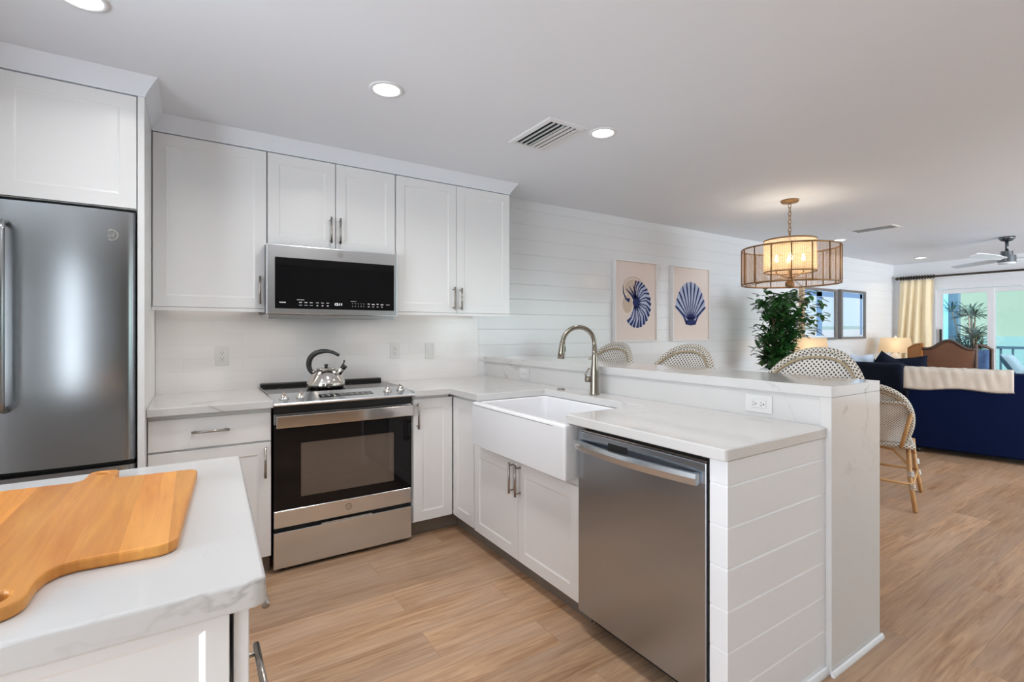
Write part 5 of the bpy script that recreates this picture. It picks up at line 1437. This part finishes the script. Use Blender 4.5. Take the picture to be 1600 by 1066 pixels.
s2 = sash(1.36, 2.265, XR + .055); s3 = sash(.252, 1.39, XR + .01)
b = B(); b.box(XR - .022, XR + .009, 2.80, 2.825, 1.02, 1.30, .004); obj('handle', b, M_BLACK, s1)

# ------------------------------------------------------------------ ceiling fan
fx_, fy_ = 8.10, 1.665
t = thing('ceiling_fan', 'white-bladed ceiling fan with a dark metal motor in the living room', 'fan', (fx_, fy_, ZC))
b = B(); b.lathe([(.075, -.0008), (.072, -.02), (.05, -.045), (.02, -.055), (.0001, -.056)], (fx_, fy_, ZC), 28); obj('canopy', b, M_FANM, t)
b = B(); b.cyl((fx_, fy_, ZC - .055), (fx_, fy_, ZC - .17), .016, 12); obj('downrod', b, M_FANM, t)
b = B(); b.lathe([(.02, -.165), (.055, -.17), (.055, -.215), (.08, -.22), (.082, -.30), (.0001, -.30)], (fx_, fy_, ZC), 30, smooth=False); mt = obj('motor', b, M_FANM, t)
b = B(); b.lathe([(.078, -.3005), (.076, -.318), (.0001, -.322)], (fx_, fy_, ZC), 30); obj('light_cover', b, M_FANW, t)
rv = Vector((math.cos(math.radians(33.081)), -math.sin(math.radians(33.081)), 0)); dv = Vector((math.sin(math.radians(33.081)), math.cos(math.radians(33.081)), 0))
for adeg in (205, 85, 325):
    a = math.radians(adeg); d = rv * math.cos(a) + dv * math.sin(a); s_ = Vector((-d.y, d.x, 0))
    c = Vector((fx_, fy_, ZC - .265)); b = B()
    prof = [(.06, .030), (.16, .038), (.30, .058), (.55, .062), (.74, .05), (.78, .03)]
    V = []
    for r, w in prof:
        p = c + d * r
        V += [p + s_ * w + Vector((0, 0, .012)), p - s_ * w - Vector((0, 0, .012)), p - s_ * w + Vector((0, 0, -.005)), p + s_ * w + Vector((0, 0, .019))]
    F = []
    for i in range(len(prof) - 1):
        for k in range(4): l = (k + 1) % 4; F.append((i * 4 + k, i * 4 + l, i * 4 + 4 + l, i * 4 + 4 + k))
    e = (len(prof) - 1) * 4; F += [(0, 1, 2, 3), (e + 3, e + 2, e + 1, e)]
    b.add(V, F); obj('blade', b, M_FANW, t)

# ------------------------------------------------------------------ porch and sea outside
b = B(); b.box(XR + .11, 13.4, -2.0, 4.2, -.12, -.02); struct('porch_floor', b, M_DECK)
b = B()
k = 0; x = XR + .12
while x < 12.35:
    b.box(x, min(x + .145, 12.35), 3.36, 3.44, -.02, 2.6); x += .15
tag(obj('siding_wall', b, M_SIDING), 'pale blue board siding wall of the porch outside the glass door', 'wall')['kind'] = 'structure'
b = B(); b.box(12.36, 12.52, 3.22, 3.38, -.018, 2.6); tag(obj('porch_post', b, M_POST), 'grey blue porch post seen through the glass door', 'post')
t = thing('porch_railing', 'grey porch railing seen through the right glass panel', 'railing', (12.9, 1.5, -.02))
b = B(); b.box(12.87, 12.93, -.5, 3.2, .93, .98); obj('top_rail', b, M_POST, t)
b = B(); b.box(12.88, 12.92, -.5, 3.2, .06, .10); obj('bottom_rail', b, M_POST, t)
for k in range(22):
    yy = -.4 + k * .165; b = B(); b.box(12.885, 12.915, yy - .015, yy + .015, .1005, .9295); obj('baluster', b, M_POST, t)
b = B(); b.box(12.86, 12.94, 2.15, 2.23, -.018, .9295); obj('post', b, M_POST, t)
t = thing('porch_palm', 'spiky potted palm on the porch behind the glass door', 'plant', (11.6, 2.80, -.02))
b = B(); b.lathe([(.0001, 0), (.14, 0), (.19, .32), (.18, .34), (.0001, .30)], (11.6, 2.80, -.019), 20); obj('pot', b, M_POST, t)
b = B(); b2 = B(); rp = random.Random(11)
heads = []
for k in range(17):
    a = rp.uniform(0, 2 * PI); r = rp.uniform(.02, .30); z = rp.uniform(.65, 1.62) 
    e = Vector((11.6 + r * .6 * math.cos(a), 2.80 + r * math.sin(a), z)); b2.tube([(11.6 + rp.uniform(-.05, .05), 2.80 + rp.uniform(-.05, .05), .26), e.lerp(Vector((11.6, 2.80, .3)), .5), e], .011, 6); heads.append(e)
for e in heads:
    for k in range(26):
        a = rp.uniform(0, 2 * PI); el = rp.uniform(-.35, 1.2); d = Vector((math.cos(a) * math.cos(el), math.sin(a) * math.cos(el), math.sin(el)))
        leaf(b, e + d * .01, d, Vector((0, 0, 1)), rp.uniform(.16, .30), .013, .2)
obj('stems', b2, M_BARK, t); obj('fronds', b, M_LEAF2, t)
t = thing('porch_bench', 'dark porch bench with a pale cushion seen through the right glass panel', 'bench', (11.55, 1.75, -.02))
b = B(); b.box(11.2, 11.9, .8, 2.62, .40, .50, .01); obj('seat', b, M_ROD, t)
for q in ((11.24, .85), (11.86, .85), (11.24, 2.57), (11.86, 2.57)): b = B(); b.box(q[0] - .025, q[0] + .025, q[1] - .025, q[1] + .025, -.019, .3995); obj('leg', b, M_ROD, t)
b = B(); b.tube([(11.86, 2.58, .5), (11.86, 2.62, .8), (11.86, 2.60, .92)], .02, 8); b.tube([(11.24, 2.58, .5), (11.24, 2.62, .8), (11.24, 2.60, .92)], .02, 8); b.tube([(11.24, 2.61, .86), (11.86, 2.61, .86)], .015, 8); obj('end_frame', b, M_ROD, t)
pillow('pale grey pillow leaning on the porch bench', (11.55, 2.30, .70), .44, .42, .16, 0, M_CUSH, -.55)
b = B(); b.box(14, 900, -700, 700, -6.2, -6.0); struct('sea_water', b, M_SEA)
